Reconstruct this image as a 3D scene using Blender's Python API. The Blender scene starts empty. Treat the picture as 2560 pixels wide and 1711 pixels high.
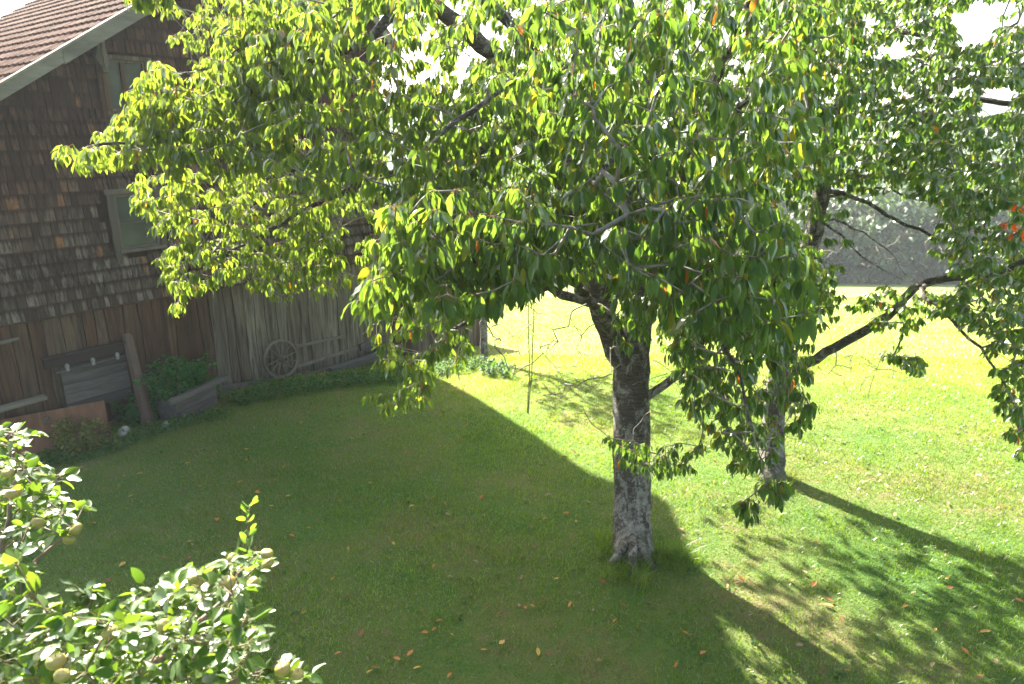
import bpy, math, random
import numpy as np
from mathutils import Vector, Matrix
random.seed(7); rng = np.random.default_rng(11)
S = bpy.context.scene
R = math.radians

# ------------------------------------------------------------------ camera, world, sun, exposure
CX, CY, F, H = 1280.0, 855.5, 1746.0, 4.5
PITCH = math.atan((CY - 335) / F)
cam_d = bpy.data.cameras.new('camera'); cam = bpy.data.objects.new('camera', cam_d); S.collection.objects.link(cam)
cam.location = (0, 0, H); cam.rotation_euler = (math.pi/2 - PITCH, 0, 0)
cam_d.sensor_width = 36; cam_d.lens = 36*F/2560; cam_d.clip_end = 5000; cam_d.clip_start = 0.05
cam_d.dof.use_dof = True; cam_d.dof.focus_distance = 3.8; cam_d.dof.aperture_fstop = 3.2
S.camera = cam
SUN_AZ, SUN_EL = -30.0, 36.0          # compass-like: azimuth from +Y, clockwise
w = bpy.data.worlds.new('World'); S.world = w; w.use_nodes = True
nt = w.node_tree; bg = nt.nodes['Background']
sky = nt.nodes.new('ShaderNodeTexSky'); sky.sky_type = 'NISHITA'; sky.sun_disc = False
sky.sun_elevation = R(SUN_EL); sky.sun_rotation = R(SUN_AZ); sky.dust_density = 4.0; sky.air_density = 1.0; sky.altitude = 600
tn = nt.nodes.new('ShaderNodeMix'); tn.data_type = 'RGBA'; tn.blend_type = 'MULTIPLY'; tn.inputs[0].default_value = 1; tn.inputs[7].default_value = (1.0, .92, .78, 1)
nt.links.new(sky.outputs[0], tn.inputs[6]); nt.links.new(tn.outputs[2], bg.inputs[0]); bg.inputs[1].default_value = 0.076
sd = bpy.data.lights.new('sun', 'SUN'); sun = bpy.data.objects.new('sun', sd); S.collection.objects.link(sun)
sd.energy = 5.0; sd.angle = R(0.65); sd.color = (1.0, 0.94, 0.82)
sv = Vector((math.sin(R(SUN_AZ))*math.cos(R(SUN_EL)), math.cos(R(SUN_AZ))*math.cos(R(SUN_EL)), math.sin(R(SUN_EL))))
sun.rotation_euler = sv.to_track_quat('Z', 'Y').to_euler()
sun.location = (-20, 30, 30)
S.view_settings.view_transform = 'Standard'; S.view_settings.look = 'None'; S.view_settings.gamma = 1
S.view_settings.exposure = 3.05
S.render.engine = 'CYCLES'
S.cycles.max_bounces = 7; S.cycles.diffuse_bounces = 4; S.cycles.glossy_bounces = 3; S.cycles.transmission_bounces = 6
S.cycles.transparent_max_bounces = 6; S.cycles.volume_bounces = 0
S.cycles.sample_clamp_indirect = 6

# ------------------------------------------------------------------ geometry helpers
def at(px, py, depth):
    'photo pixel (2560 wide) at a depth along the lens axis -> point in the place'
    a = (px-CX)/F; b = (CY-py)/F; cp, sp = math.cos(PITCH), math.sin(PITCH)
    return np.array([a*depth, (cp+b*sp)*depth, H+(-sp+b*cp)*depth])
def gz(x, y):
    x = np.asarray(x, float); y = np.asarray(y, float)
    s = np.minimum(y, 64) - 12.6
    a = .5*(s+np.sqrt(s*s+1.5))-.03
    z = -.172*a
    z = z + .018*np.sin(x*1.3+.5*y)*np.cos(y*.9-.4*x) + .01*np.sin(3.1*x+1)*np.sin(2.7*y)
    far = np.clip((y-95)/500, 0, 1)
    z = z + far**1.1*(30+9*np.sin(x*.009+1)+5*np.sin(x*.023))
    far2 = np.clip((np.abs(x)-60)/400, 0, 1)
    return z + far2*14*np.clip((y-20)/60, 0, 1)
def ground(px, py):
    r = at(px, py, 1)-np.array([0, 0, H]); t = 5.0
    for _ in range(40):
        P = np.array([0, 0, H])+r*t; t += (P[2]-float(gz(P[0], P[1])))*2.0
    P = np.array([0, 0, H])+r*t
    return np.array([P[0], P[1], float(gz(P[0], P[1]))])

COL = S.collection
def link(o, parent=None):
    COL.objects.link(o)
    if parent is not None: o.parent = parent
    return o
def mesh_np(name, V, faces, mats, parent=None, col=None, rnd=None, smooth=False, loc=None, rot=None):
    'faces: list of (n,k) int arrays'
    me = bpy.data.meshes.new(name)
    V = np.asarray(V, np.float32)
    me.vertices.add(len(V)); me.vertices.foreach_set('co', V.ravel())
    loops = np.concatenate([f.ravel() for f in faces]).astype(np.int32)
    tot = np.concatenate([np.full(len(f), f.shape[1]) for f in faces]).astype(np.int32)
    st = np.concatenate([[0], np.cumsum(tot)[:-1]]).astype(np.int32)
    me.loops.add(len(loops)); me.loops.foreach_set('vertex_index', loops)
    me.polygons.add(len(tot)); me.polygons.foreach_set('loop_start', st); me.polygons.foreach_set('loop_total', tot)
    if smooth: me.polygons.foreach_set('use_smooth', np.ones(len(tot), bool))
    if col is not None:
        a = me.attributes.new('col', 'FLOAT_COLOR', 'POINT')
        c = np.ones((len(V), 4), np.float32); c[:, :3] = col; a.data.foreach_set('color', c.ravel())
    if rnd is not None:
        a = me.attributes.new('rnd', 'FLOAT', 'POINT'); a.data.foreach_set('value', np.asarray(rnd, np.float32))
    me.update(calc_edges=True)
    me.materials.append(mats)
    o = bpy.data.objects.new(name, me); link(o, parent)
    if loc is not None: o.location = loc
    if rot is not None: o.rotation_euler = rot
    return o

class MB:
    def __init__(s): s.v = []; s.f = []; s.r = []; s.n = 0
    def add(s, v, f, r=None):
        v = [tuple(p) for p in v]; r = random.random() if r is None else r
        s.v += v; s.r += [r]*len(v); s.f += [tuple(i+s.n for i in q) for q in f]; s.n += len(v)
    def box(s, c, sz, rot=None, r=None, taper=1.0):
        x, y, z = sz[0]/2, sz[1]/2, sz[2]/2
        v = [Vector((a*x*(taper if cc > 0 else 1), b*y, cc*z)) for cc in (-1, 1) for b in (-1, 1) for a in (-1, 1)]
        if rot is not None: v = [rot @ p for p in v]
        s.add([p+Vector(c) for p in v], [(0, 2, 3, 1), (4, 5, 7, 6), (0, 1, 5, 4), (2, 6, 7, 3), (0, 4, 6, 2), (1, 3, 7, 5)], r)
    def beam(s, a, b, w, t, r=None, up=(0, 0, 1)):
        'a bar from a to b, width w across, thickness t along up'
        a = Vector(a); b = Vector(b); d = b-a; L = d.length; d.normalize(); u = Vector(up); u = (u-d*u.dot(d)).normalized(); q = u.cross(d)
        M = Matrix((d, q, u)).transposed()
        s.box((a+b)/2, (L, w, t), M, r)
    def prism(s, poly, a0, a1, axis='y', r=None):
        'poly in the two other axes, extruded along axis'
        n = len(poly); v = []
        for h in (a0, a1):
            for p in poly:
                v.append({'y': (p[0], h, p[1]), 'z': (p[0], p[1], h), 'x': (h, p[0], p[1])}[axis])
        f = [tuple(range(n))[::-1], tuple(range(n, 2*n))]+[(i, (i+1) % n, (i+1) % n+n, i+n) for i in range(n)]
        s.add(v, f, r)
    def tube(s, pts, rad, k=6, r=None, cap=True, jit=0.0):
        pts = [Vector(p) for p in pts]; n = len(pts)
        if not hasattr(rad, '__len__'): rad = [rad]*n
        v = []; f = []; u = None
        for i, p in enumerate(pts):
            d = (pts[min(i+1, n-1)]-pts[max(i-1, 0)])
            d = d.normalized() if d.length > 1e-9 else Vector((0, 0, 1))
            if u is None: u = d.orthogonal().normalized()
            u = u-d*u.dot(d); u = u.normalized() if u.length > 1e-6 else d.orthogonal().normalized()
            q = d.cross(u)
            for j in range(k):
                a = 2*math.pi*j/k; rr = rad[i]*(1+jit*(random.random()-.5))
                v.append(p+(u*math.cos(a)+q*math.sin(a))*rr)
        for i in range(n-1):
            for j in range(k):
                f.append((i*k+j, i*k+(j+1) % k, (i+1)*k+(j+1) % k, (i+1)*k+j))
        if cap: f += [tuple(range(k))[::-1], tuple(range((n-1)*k, n*k))]
        s.add(v, f, r)
    def lathe(s, prof, c=(0, 0, 0), k=16, r=None, M=None):
        v = []; f = []; n = len(prof)
        for (rr, z) in prof:
            for j in range(k):
                a = 2*math.pi*j/k; p = Vector((rr*math.cos(a), rr*math.sin(a), z))
                if M is not None: p = M @ p
                v.append(p+Vector(c))
        for i in range(n-1):
            for j in range(k): f.append((i*k+j, i*k+(j+1) % k, (i+1)*k+(j+1) % k, (i+1)*k+j))
        f += [tuple(range(k))[::-1], tuple(range((n-1)*k, n*k))]
        s.add(v, f, r)
    def build(s, name, mat, parent=None, smooth=False, loc=None, rot=None, bevel=0):
        me = bpy.data.meshes.new(name); me.from_pydata(s.v, [], s.f); me.materials.append(mat)
        a = me.attributes.new('rnd', 'FLOAT', 'POINT'); a.data.foreach_set('value', s.r)
        if smooth: me.polygons.foreach_set('use_smooth', [True]*len(me.polygons))
        o = bpy.data.objects.new(name, me); link(o, parent)
        if loc is not None: o.location = loc
        if rot is not None: o.rotation_euler = rot
        if bevel:
            b = o.modifiers.new('bevel', 'BEVEL'); b.width = bevel; b.segments = 2; b.limit_method = 'ANGLE'
        return o
def tag(o, label=None, cat=None, group=None, kind=None):
    if label: o['label'] = label
    if cat: o['category'] = cat
    if group: o['group'] = group
    if kind: o['kind'] = kind
    return o
def empty(name, loc, rz=0.0, label=None, cat=None, group=None):
    o = bpy.data.objects.new(name, None); o.empty_display_size = .2; link(o); o.location = loc; o.rotation_euler = (0, 0, rz)
    return tag(o, label, cat, group)

# ------------------------------------------------------------------ materials
class NT:
    def __init__(s, name):
        s.m = bpy.data.materials.new(name); s.m.use_nodes = True; s.t = s.m.node_tree; s.t.nodes.clear()
        s.out = s.n('ShaderNodeOutputMaterial')
    def n(s, t, **k):
        o = s.t.nodes.new(t)
        for a, b in k.items():
            setattr(o, a, b)
        return o
    def l(s, a, b): s.t.links.new(a, b)
    def val(s, x, sock):
        if hasattr(x, 'is_linked') or hasattr(x, 'links'): s.l(x, sock)
        else: sock.default_value = x
    def attr(s, name, out='Fac'): return s.n('ShaderNodeAttribute', attribute_name=name).outputs[out]
    def coord(s, scale=(1, 1, 1), kind='Object'):
        c = s.n('ShaderNodeTexCoord'); m = s.n('ShaderNodeMapping'); s.l(c.outputs[kind], m.inputs[0]); m.inputs['Scale'].default_value = scale
        return m.outputs[0]
    def noise(s, vec, scale=5, det=4, rough=.55, dist=0):
        o = s.n('ShaderNodeTexNoise'); s.l(vec, o.inputs['Vector']); o.inputs['Scale'].default_value = scale; o.inputs['Detail'].default_value = det
        o.inputs['Roughness'].default_value = rough; o.inputs['Distortion'].default_value = dist; return o.outputs['Fac']
    def ramp(s, fac, stops, interp='LINEAR'):
        o = s.n('ShaderNodeValToRGB'); s.l(fac, o.inputs[0]); e = o.color_ramp.elements; o.color_ramp.interpolation = interp
        while len(e) > 1: e.remove(e[-1])
        e[0].position = stops[0][0]; e[0].color = (*stops[0][1], 1)
        for p, c in stops[1:]:
            q = e.new(p); q.color = (*c, 1)
        return o.outputs[0]
    def mix(s, fac, a, b, mode='MIX'):
        o = s.n('ShaderNodeMix', data_type='RGBA', blend_type=mode); s.val(fac, o.inputs[0])
        for x, i in ((a, 6), (b, 7)):
            if isinstance(x, tuple): o.inputs[i].default_value = (*x, 1)
            else: s.l(x, o.inputs[i])
        return o.outputs[2]
    def math(s, op, a, b=0.0, c=None, clamp=False):
        o = s.n('ShaderNodeMath', operation=op, use_clamp=clamp)
        s.val(a, o.inputs[0]); s.val(b, o.inputs[1])
        if c is not None: s.val(c, o.inputs[2])
        return o.outputs[0]
    def bump(s, h, strength=.5, dist=.01):
        o = s.n('ShaderNodeBump'); s.l(h, o.inputs['Height']); o.inputs['Strength'].default_value = strength; o.inputs['Distance'].default_value = dist
        return o.outputs[0]
    def bsdf(s, col, rough=.8, nrm=None, spec=.3, metal=0.0):
        o = s.n('ShaderNodeBsdfPrincipled')
        if isinstance(col, tuple): o.inputs['Base Color'].default_value = (*col, 1)
        else: s.l(col, o.inputs['Base Color'])
        s.val(rough, o.inputs['Roughness']); o.inputs['Specular IOR Level'].default_value = spec; o.inputs['Metallic'].default_value = metal
        if nrm is not None: s.l(nrm, o.inputs['Normal'])
        s.l(o.outputs[0], s.out.inputs[0]); return s.m
WK = []
def wood(name, stops, grain=(22, 22, 1.3), contrast=.5, rough=.85, stain=False):
    m = NT(name); v = m.coord(grain); r = m.attr('rnd')
    off = m.n('ShaderNodeVectorMath', operation='ADD'); m.l(v, off.inputs[0])
    sc = m.n('ShaderNodeVectorMath', operation='SCALE'); sc.inputs[0].default_value = (37, 19, 53); m.l(r, sc.inputs['Scale']); m.l(sc.outputs[0], off.inputs[1])
    g = m.noise(off.outputs[0], 1.0, 6, .6, .6)
    big = m.noise(off.outputs[0], .25, 3, .6)
    base = m.ramp(r, stops)
    if stain:
        c0 = m.n('ShaderNodeTexCoord'); sx = m.n('ShaderNodeSeparateXYZ'); m.l(c0.outputs['Object'], sx.inputs[0])
        h_ = m.math('ADD', m.math('MULTIPLY', m.math('SUBTRACT', sx.outputs[2], 1.2), 1.0), m.math('MULTIPLY', sx.outputs[0], -.22))
        h_ = m.math('ADD', h_, m.math('MULTIPLY', m.math('SUBTRACT', m.noise(m.coord((7, 7, .8)), 1, 4), .45), 3.0), clamp=True)
        base = m.mix(m.math('MULTIPLY', h_, .5), base, (.115, .062, .034))
    c = m.mix(m.math('MULTIPLY', m.ramp(g, [(.35, (0, 0, 0)), (.65, (1, 1, 1))]), contrast), base, (0.02, .014, .01), 'MIX')
    c = m.mix(.6, c, m.ramp(big, [(.3, (.55, .5, .45)), (.7, (1.3, 1.25, 1.2))]), 'MULTIPLY')
    return m.bsdf(c, rough, m.bump(g, .6, .006), .25)
M = {}
M['board'] = wood('weathered_boards', [(0, (.060, .031, .019)), (.3, (.10, .058, .036)), (.5, (.12, .097, .072)), (.75, (.19, .175, .135)), (1, (.125, .112, .085))], stain=True, contrast=.85)
M['greyboard'] = wood('grey_boards', [(0, (.10, .09, .075)), (.5, (.17, .155, .13)), (1, (.13, .115, .09))])
M['trim'] = wood('window_trim', [(0, (.085, .072, .06)), (1, (.14, .12, .10))], contrast=.35)
M['verge'] = wood('verge_board', [(0, (.16, .155, .125)), (1, (.23, .215, .18))], grain=(3, 20, 20), contrast=.3)
M['darkwood'] = wood('tarred_wood', [(0, (.028, .023, .021)), (1, (.05, .04, .037))], grain=(3, 25, 25))
M['greydark'] = wood('dark_grey_planks', [(0, (.07, .065, .065)), (1, (.13, .125, .12))], grain=(2.5, 18, 18))
M['palewood'] = wood('pale_planks', [(0, (.12, .11, .08)), (.6, (.17, .16, .13)), (1, (.12, .095, .065))], grain=(2.5, 22, 22), contrast=.4)
M['wheelwood'] = wood('wheel_wood', [(0, (.13, .115, .09)), (1, (.19, .17, .13))], grain=(12, 12, 12), contrast=.35)
M['postwood'] = wood('post_wood', [(0, (.085, .058, .046)), (1, (.11, .08, .065))], contrast=.3)
M['rustwood'] = wood('copper_brown_sheet', [(0, (.18, .092, .056)), (1, (.22, .12, .075))], grain=(7, 7, 1.5), contrast=.5)
def shingle_mat():
    m = NT('wood_shingles'); r = m.attr('rnd'); v = m.coord((30, 30, 2.2))
    off = m.n('ShaderNodeVectorMath', operation='ADD'); m.l(v, off.inputs[0])
    sc = m.n('ShaderNodeVectorMath', operation='SCALE'); sc.inputs[0].default_value = (37, 19, 53); m.l(r, sc.inputs['Scale']); m.l(sc.outputs[0], off.inputs[1])
    g = m.noise(off.outputs[0], 1, 5, .6, .4)
    brown = m.ramp(r, [(0, (.036, .015, .010)), (.35, (.058, .026, .017)), (.7, (.086, .040, .026)), (.95, (.105, .054, .037)), (.99, (.19, .09, .04))])
    grey = m.ramp(r, [(0, (.045, .028, .020)), (.3, (.082, .060, .045)), (.7, (.14, .112, .09)), (.95, (.20, .165, .135)), (.99, (.22, .10, .045))])
    c0 = m.n('ShaderNodeTexCoord'); sx = m.n('ShaderNodeSeparateXYZ'); m.l(c0.outputs['Object'], sx.inputs[0])
    patch = m.noise(m.coord((1, 1, 1)), .9, 3, .6)
    hz = m.math('ADD', m.math('MULTIPLY', m.math('SUBTRACT', 4.35, sx.outputs[2]), .8), m.math('MULTIPLY', sx.outputs[0], .14))
    hz = m.math('ADD', hz, m.math('MULTIPLY', m.math('SUBTRACT', patch, .5), 1.6), clamp=True)
    c = m.mix(hz, brown, grey)
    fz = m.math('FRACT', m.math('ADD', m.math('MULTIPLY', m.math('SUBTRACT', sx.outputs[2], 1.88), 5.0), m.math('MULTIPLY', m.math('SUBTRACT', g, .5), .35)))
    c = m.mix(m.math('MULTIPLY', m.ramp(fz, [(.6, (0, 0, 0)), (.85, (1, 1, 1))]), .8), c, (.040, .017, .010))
    c = m.mix(m.math('MULTIPLY', m.ramp(g, [(.4, (0, 0, 0)), (.60, (1, 1, 1))]), .75), c, (.022, .014, .010))
    return m.bsdf(c, .85, m.bump(g, .5, .005), .25)
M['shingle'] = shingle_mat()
def simple(name, c1, c2, scale=8, rough=.8, bump=.3, bd=.01, spec=.3, det=5):
    m = NT(name); v = m.coord(); g = m.noise(v, scale, det, .6)
    return m.bsdf(m.ramp(g, [(.3, c1), (.7, c2)]), rough, m.bump(g, bump, bd), spec)
M['backing'] = simple('dark_backing', (.02, .010, .006), (.05, .024, .014), 6)
def tile_mat():
    m = NT('clay_tiles'); r = m.attr('rnd'); v = m.coord(); g = m.noise(v, 9, 5, .65); st = m.noise(v, 60, 3, .6)
    c = m.ramp(r, [(0, (.085, .040, .028)), (.5, (.12, .060, .044)), (1, (.16, .09, .07))])
    c = m.mix(m.ramp(g, [(.5, (0, 0, 0)), (.75, (.7, .7, .7))]), c, (.09, .08, .065))
    c = m.mix(m.ramp(st, [(.62, (0, 0, 0)), (.72, (.8, .8, .8))]), c, (.22, .20, .16))
    return m.bsdf(c, .95, m.bump(g, .4, .01), .05)
M['tile'] = tile_mat()
def glass_mat():
    m = NT('old_window_pane'); g = m.noise(m.coord(), 3, 2)
    c = m.ramp(g, [(.3, (.035, .04, .035)), (.7, (.06, .068, .06))])
    return m.bsdf(c, .12, m.bump(g, .05, .01), .5)
M['glass'] = glass_mat()
M['curtain'] = simple('grey_curtain', (.10, .10, .09), (.16, .16, .15), 10)
M['iron'] = simple('rusty_iron', (.05, .035, .025), (.12, .09, .07), 30, .6, .3, .003, .4)
M['china'] = simple('pale_knob', (.18, .175, .165), (.28, .27, .25), 12, .4)
M['stone'] = simple('pale_stone', (.22, .20, .16), (.42, .40, .34), 9, .9, .6, .02)
M['plinth'] = simple('rubble_plinth', (.07, .06, .045), (.16, .14, .10), 5, .95, .9, .05)
M['rope'] = simple('old_rope', (.16, .17, .08), (.25, .26, .14), 80, .9, .5, .002)
M['soil'] = simple('soil', (.03, .022, .015), (.06, .045, .03), 20)
def bark_mat(name='cherry_bark'):
    m = NT(name); c0 = m.n('ShaderNodeTexCoord'); v = m.coord((6, 6, 55)); v1 = m.coord((1, 1, 1)); v2 = m.coord((1.3, 1.3, .7))
    lent = m.noise(v, 1, 4, .6, .8); big = m.noise(v2, 7, 5, .6, .6); fine = m.noise(v1, 48, 5, .7); mid = m.noise(v1, 20, 4, .7)
    dark = m.ramp(lent, [(.35, (.034, .028, .022)), (.55, (.075, .063, .052)), (.72, (.135, .12, .102))])
    pale = m.ramp(mid, [(.38, (.10, .088, .075)), (.5, (.20, .185, .165)), (.65, (.30, .285, .26))])
    sx = m.n('ShaderNodeSeparateXYZ'); m.l(c0.outputs['Object'], sx.inputs[0])
    low = m.ramp(m.math('MULTIPLY', sx.outputs[2], .4), [(0, (.10, .10, .10)), (.6, (.03, .03, .03)), (1, (-.02, -.02, -.02))])
    k = m.math('ADD', m.math('MULTIPLY_ADD', fine, .45, big), low)
    c = m.mix(m.ramp(k, [(.735, (0, 0, 0)), (.80, (.9, .9, .9))]), dark, pale)
    moss = m.math('MULTIPLY', m.ramp(m.noise(v1, 3.2, 4), [(.40, (0, 0, 0)), (.52, (1, 1, 1))]), m.ramp(sx.outputs[2], [(0, (1, 1, 1)), (.12, (.9, .9, .9)), (.32, (0, 0, 0))]))
    c = m.mix(m.math('MULTIPLY', moss, .8), c, (.05, .055, .02))
    return m.bsdf(c, .9, m.bump(m.math('ADD', m.math('MULTIPLY', lent, .8), m.math('ADD', m.math('MULTIPLY', mid, .6), m.math('MULTIPLY', fine, .3))), 1.0, .02), .2)
M['bark'] = bark_mat()
M['twig'] = simple('grey_twig_bark', (.08, .06, .05), (.27, .25, .22), 14, .8, .4, .002)
M['appletwig'] = simple('brown_twig_bark', (.10, .07, .05), (.22, .16, .12), 20, .75, .3, .002)
def leaf_mat(name, tr=.5, tint=(2.3, 2.0, .55), rough=.38, gloss=.07, under=(1.12, 1.12, 1.15)):
    m = NT(name); c = m.attr('col', 'Color')
    g = m.noise(m.coord(), 70, 2)
    geo = m.n('ShaderNodeNewGeometry')
    cu = m.mix(geo.outputs['Backfacing'], c, m.mix(1.0, c, under, 'MULTIPLY'))
    d = m.n('ShaderNodeBsdfDiffuse'); m.l(cu, d.inputs[0])
    t = m.n('ShaderNodeBsdfTranslucent'); m.l(m.mix(1.0, c, tint, 'MULTIPLY'), t.inputs[0])
    nb = m.bump(g, .25, .003); m.l(nb, d.inputs['Normal'])
    mx = m.n('ShaderNodeMixShader'); mx.inputs[0].default_value = tr; m.l(d.outputs[0], mx.inputs[1]); m.l(t.outputs[0], mx.inputs[2])
    gl = m.n('ShaderNodeBsdfAnisotropic'); gl.inputs['Roughness'].default_value = rough; gl.inputs['Color'].default_value = (1, 1, 1, 1); m.l(nb, gl.inputs['Normal'])
    fr = m.n('ShaderNodeFresnel'); fr.inputs[0].default_value = 1.42
    m2 = m.n('ShaderNodeMixShader'); m.l(m.math('MULTIPLY', fr.outputs[0], gloss*5, clamp=True), m2.inputs[0]); m.l(mx.outputs[0], m2.inputs[1]); m.l(gl.outputs[0], m2.inputs[2])
    m.l(m2.outputs[0], m.out.inputs[0]); return m.m
M['leaf'] = leaf_mat('cherry_leaves', .55, (2.7, 2.6, .75), .45, .024)
M['appleleaf'] = leaf_mat('apple_leaves', .5, (2.7, 2.6, .6), .42, .013, (1.35, 1.35, 1.55))
M['weedleaf'] = leaf_mat('weed_leaves', .4, (1.9, 2.0, .7), .6, .008)
M['grass'] = leaf_mat('grass_blades', .5, (1.9, 1.9, .55), .5, .025)
M['farleaf'] = leaf_mat('far_leaves', .4, (1.7, 1.8, .6), .6, .02)
def lawn_mat():
    m = NT('lawn'); v = m.coord((1, 1, 1)); b = m.noise(v, .55, 4, .6, .3); s = m.noise(v, 5, 5, .7); f = m.noise(v, 45, 4, .7)
    st = m.noise(m.coord((.35, 2.2, 1)), 1, 4, .6)
    k = m.math('ADD', m.math('MULTIPLY', b, .62), m.math('ADD', m.math('MULTIPLY', s, .3), m.math('MULTIPLY', f, .25)))
    c = m.ramp(k, [(.38, (.036, .088, .017)), (.5, (.062, .128, .025)), (.6, (.100, .142, .036)), (.7, (.15, .13, .06))])
    c = m.mix(.35, c, m.ramp(st, [(.35, (.8, .85, .8)), (.65, (1.25, 1.15, 1.1))]), 'MULTIPLY')
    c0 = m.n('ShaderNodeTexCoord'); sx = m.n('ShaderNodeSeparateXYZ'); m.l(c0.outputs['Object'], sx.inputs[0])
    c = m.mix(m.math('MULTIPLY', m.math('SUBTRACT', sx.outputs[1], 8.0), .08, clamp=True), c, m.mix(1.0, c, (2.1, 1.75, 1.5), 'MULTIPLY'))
    return m.bsdf(c, .9, m.bump(m.math('ADD', s, f), .8, .04), .15)
M['lawn'] = lawn_mat()
def hill_mat():
    m = NT('wooded_hills'); v = m.coord(); b = m.noise(v, .012, 4, .6); f = m.noise(v, .12, 4, .7)
    c = m.mix(m.ramp(b, [(.56, (0, 0, 0)), (.60, (1, 1, 1))]), m.ramp(f, [(.35, (.010, .022, .010)), (.65, (.026, .046, .020))]), (.10, .15, .04))
    return m.bsdf(c, .95, m.bump(f, 1, 6), .1)
M['hills'] = hill_mat()

# ------------------------------------------------------------------ ground and hills
def axis(segs):
    a = []
    for lo, hi, n in segs: a += list(np.linspace(lo, hi, n, endpoint=False))
    return np.array(a+[segs[-1][1]])
def sheet(name, xs, ys, mat, f=gz, **k):
    X, Y = np.meshgrid(xs, ys); Z = f(X, Y); V = np.stack([X, Y, Z], -1).reshape(-1, 3)
    nx, ny = len(xs), len(ys); i = np.arange(nx*ny).reshape(ny, nx)
    q = np.stack([i[:-1, :-1], i[:-1, 1:], i[1:, 1:], i[1:, :-1]], -1).reshape(-1, 4)
    return mesh_np(name, V, [q], mat, smooth=True, **k)
gx = axis([(-140, -20, 24), (-20, 20, 130), (20, 140, 24)])
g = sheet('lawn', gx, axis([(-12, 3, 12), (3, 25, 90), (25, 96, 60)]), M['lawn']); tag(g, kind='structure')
hx = axis([(-1100, 1100, 70)])
hl = sheet('hills', hx, axis([(96, 1000, 60)]), M['hills'], f=lambda x, y: gz(np.clip(x, -1100, 1100), np.maximum(y, 96))-.05+np.clip((y-120)/400, 0, 1)*4*np.sin(x*.02)*np.sin(y*.017)); tag(hl, kind='structure')

# ------------------------------------------------------------------ barn
A = math.atan((2700-CX)*math.cos(PITCH)/F)
Dv = np.array([math.sin(A), math.cos(A), 0]); Nv = np.array([math.cos(A), -math.sin(A), 0])
P0 = np.array([-5.304, 12.174, 0.0]); BR = math.pi/2-A
def bw(d, off, z): return P0+Dv*d+Nv*off+np.array([0, 0, z])      # along the wall, out of the wall, up
def wallpt(px, py, off=0.0):
    C = np.array([0, 0, H]); r = at(px, py, 1)-C; t = ((P0+Nv*off-C)@Nv)/(r@Nv); Q = C+r*t; return (Q-P0)@Dv, Q[2]
def wallz(d):                                                        # ground height along the wall
    p = bw(d, 0, 0); return float(gz(p[0], p[1]))
D0, D1 = -4.0, 4.1; RID = 2.1; RS = .62
def rakez(d): return 6.69+RS*d if d < RID else 6.69+RS*RID-RS*1.5*(d-RID)
barn = empty('barn', P0, BR, 'old dark barn with wooden shingles above vertical boards and a tiled roof', 'barn')
BOT = 1.88
wins = [(-1.57, -.74, 2.66, 3.64, True), (-1.42, -.62, 4.74, 5.60, False), (2.55, 3.45, 2.75, 3.75, True)]
b = MB(); outline = [(D0, -.6), (D1, -1.2), (D1, rakez(D1)), (RID, rakez(RID)), (D0, rakez(D0))]
b.prism(outline, .06, .20); b.build('wall_core', M['backing'], barn)
# shingles
b = MB(); z = BOT; row = 0
def in_win(x0, x1, z0, z1):
    return any(x1 > a-.0 and x0 < c+.0 and z1 > e+.02 and z0 < g_-.0 for a, c, e, g_, _ in wins)
while z < rakez(RID):
    ex = .2; pointed = (2.28 < z < 2.80) or (4.35 < z < 4.75)
    x = D0+random.random()*.05
    while x < D1:
        wd = random.choice([.055, .07, .085, .10, .12, .15]) if not pointed else random.uniform(.07, .10)
        zc = z+random.uniform(-.012, .012); x1 = min(x+wd-.005, D1); top = z+ex*1.55
        zt = min(top, min(rakez(x), rakez(x1))-.02)
        if zt > zc+.03 and not in_win(x, x1, zc, zc+ex):
            L = zc-(.02 if not pointed else 0)
            yb = -.036-random.uniform(0, .020)-(.012 if pointed else 0); yt = -.004
            rr = random.random()
            if pointed:
                m = (x+x1)/2; lo = L-random.uniform(.03, .07)
                fr = [(x, yb, L+.07), (m, yb-.004, lo), (x1, yb, L+.07), (x1, yt, zt), (x, yt, zt)]
            else:
                sl = random.uniform(-.006, .006)
                fr = [(x, yb, L+sl), ((x+x1)/2, yb-random.uniform(0, .004), L), (x1, yb, L-sl), (x1, yt, zt), (x, yt, zt)]
            bk = [(p[0], p[1]+.012, p[2]) for p in fr]
            b.add(fr+bk, [(0, 1, 2, 3, 4), (0, 5, 6, 1), (1, 6, 7, 2), (2, 7, 8, 3), (4, 9, 5, 0)], rr)
        x += wd+random.choice([0, .002, .006])
    z += ex; row += 1
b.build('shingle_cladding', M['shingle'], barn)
# vertical boards with wavy, knotty edges
b = MB(); x = D0; edges = [x]
while x < D1-.1: x += random.uniform(.15, .30); edges.append(min(x, D1))
def edgecurve(x): 
    ph = random.random()*9; a = random.uniform(.004, .016)
    return [(x+a*math.sin(ph+k*1.1)+random.uniform(-.006, .006)) for k in range(9)]
curves = [edgecurve(e) for e in edges]
for i in range(len(edges)-1):
    zb = wallz(edges[i])-.02+random.uniform(-.03, .03); zt = BOT+.06; gap = random.uniform(.003, .010); y0 = -random.uniform(.0, .022)
    v = []; 
    for yy in (y0, y0+.028):
        for k in range(9):
            zz = zb+(zt-zb)*k/8
            v += [(curves[i][k]+gap, yy, zz), (curves[i+1][k]-gap, yy, zz)]
    f = []
    for k in range(8):
        a = 2*k; f += [(a, a+1, a+3, a+2), (a+18, a+20, a+21, a+19), (a, a+2, a+20, a+18), (a+1, a+19, a+21, a+3)]
    f += [(16, 17, 35, 34), (0, 18, 19, 1)]
    t = (edges[i]-D0)/(D1-D0); r = random.random()*.55+(.45 if edges[i] > -.3 else 0)
    b.add(v, f, r)
b.build('board_cladding', M['board'], barn)
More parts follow.
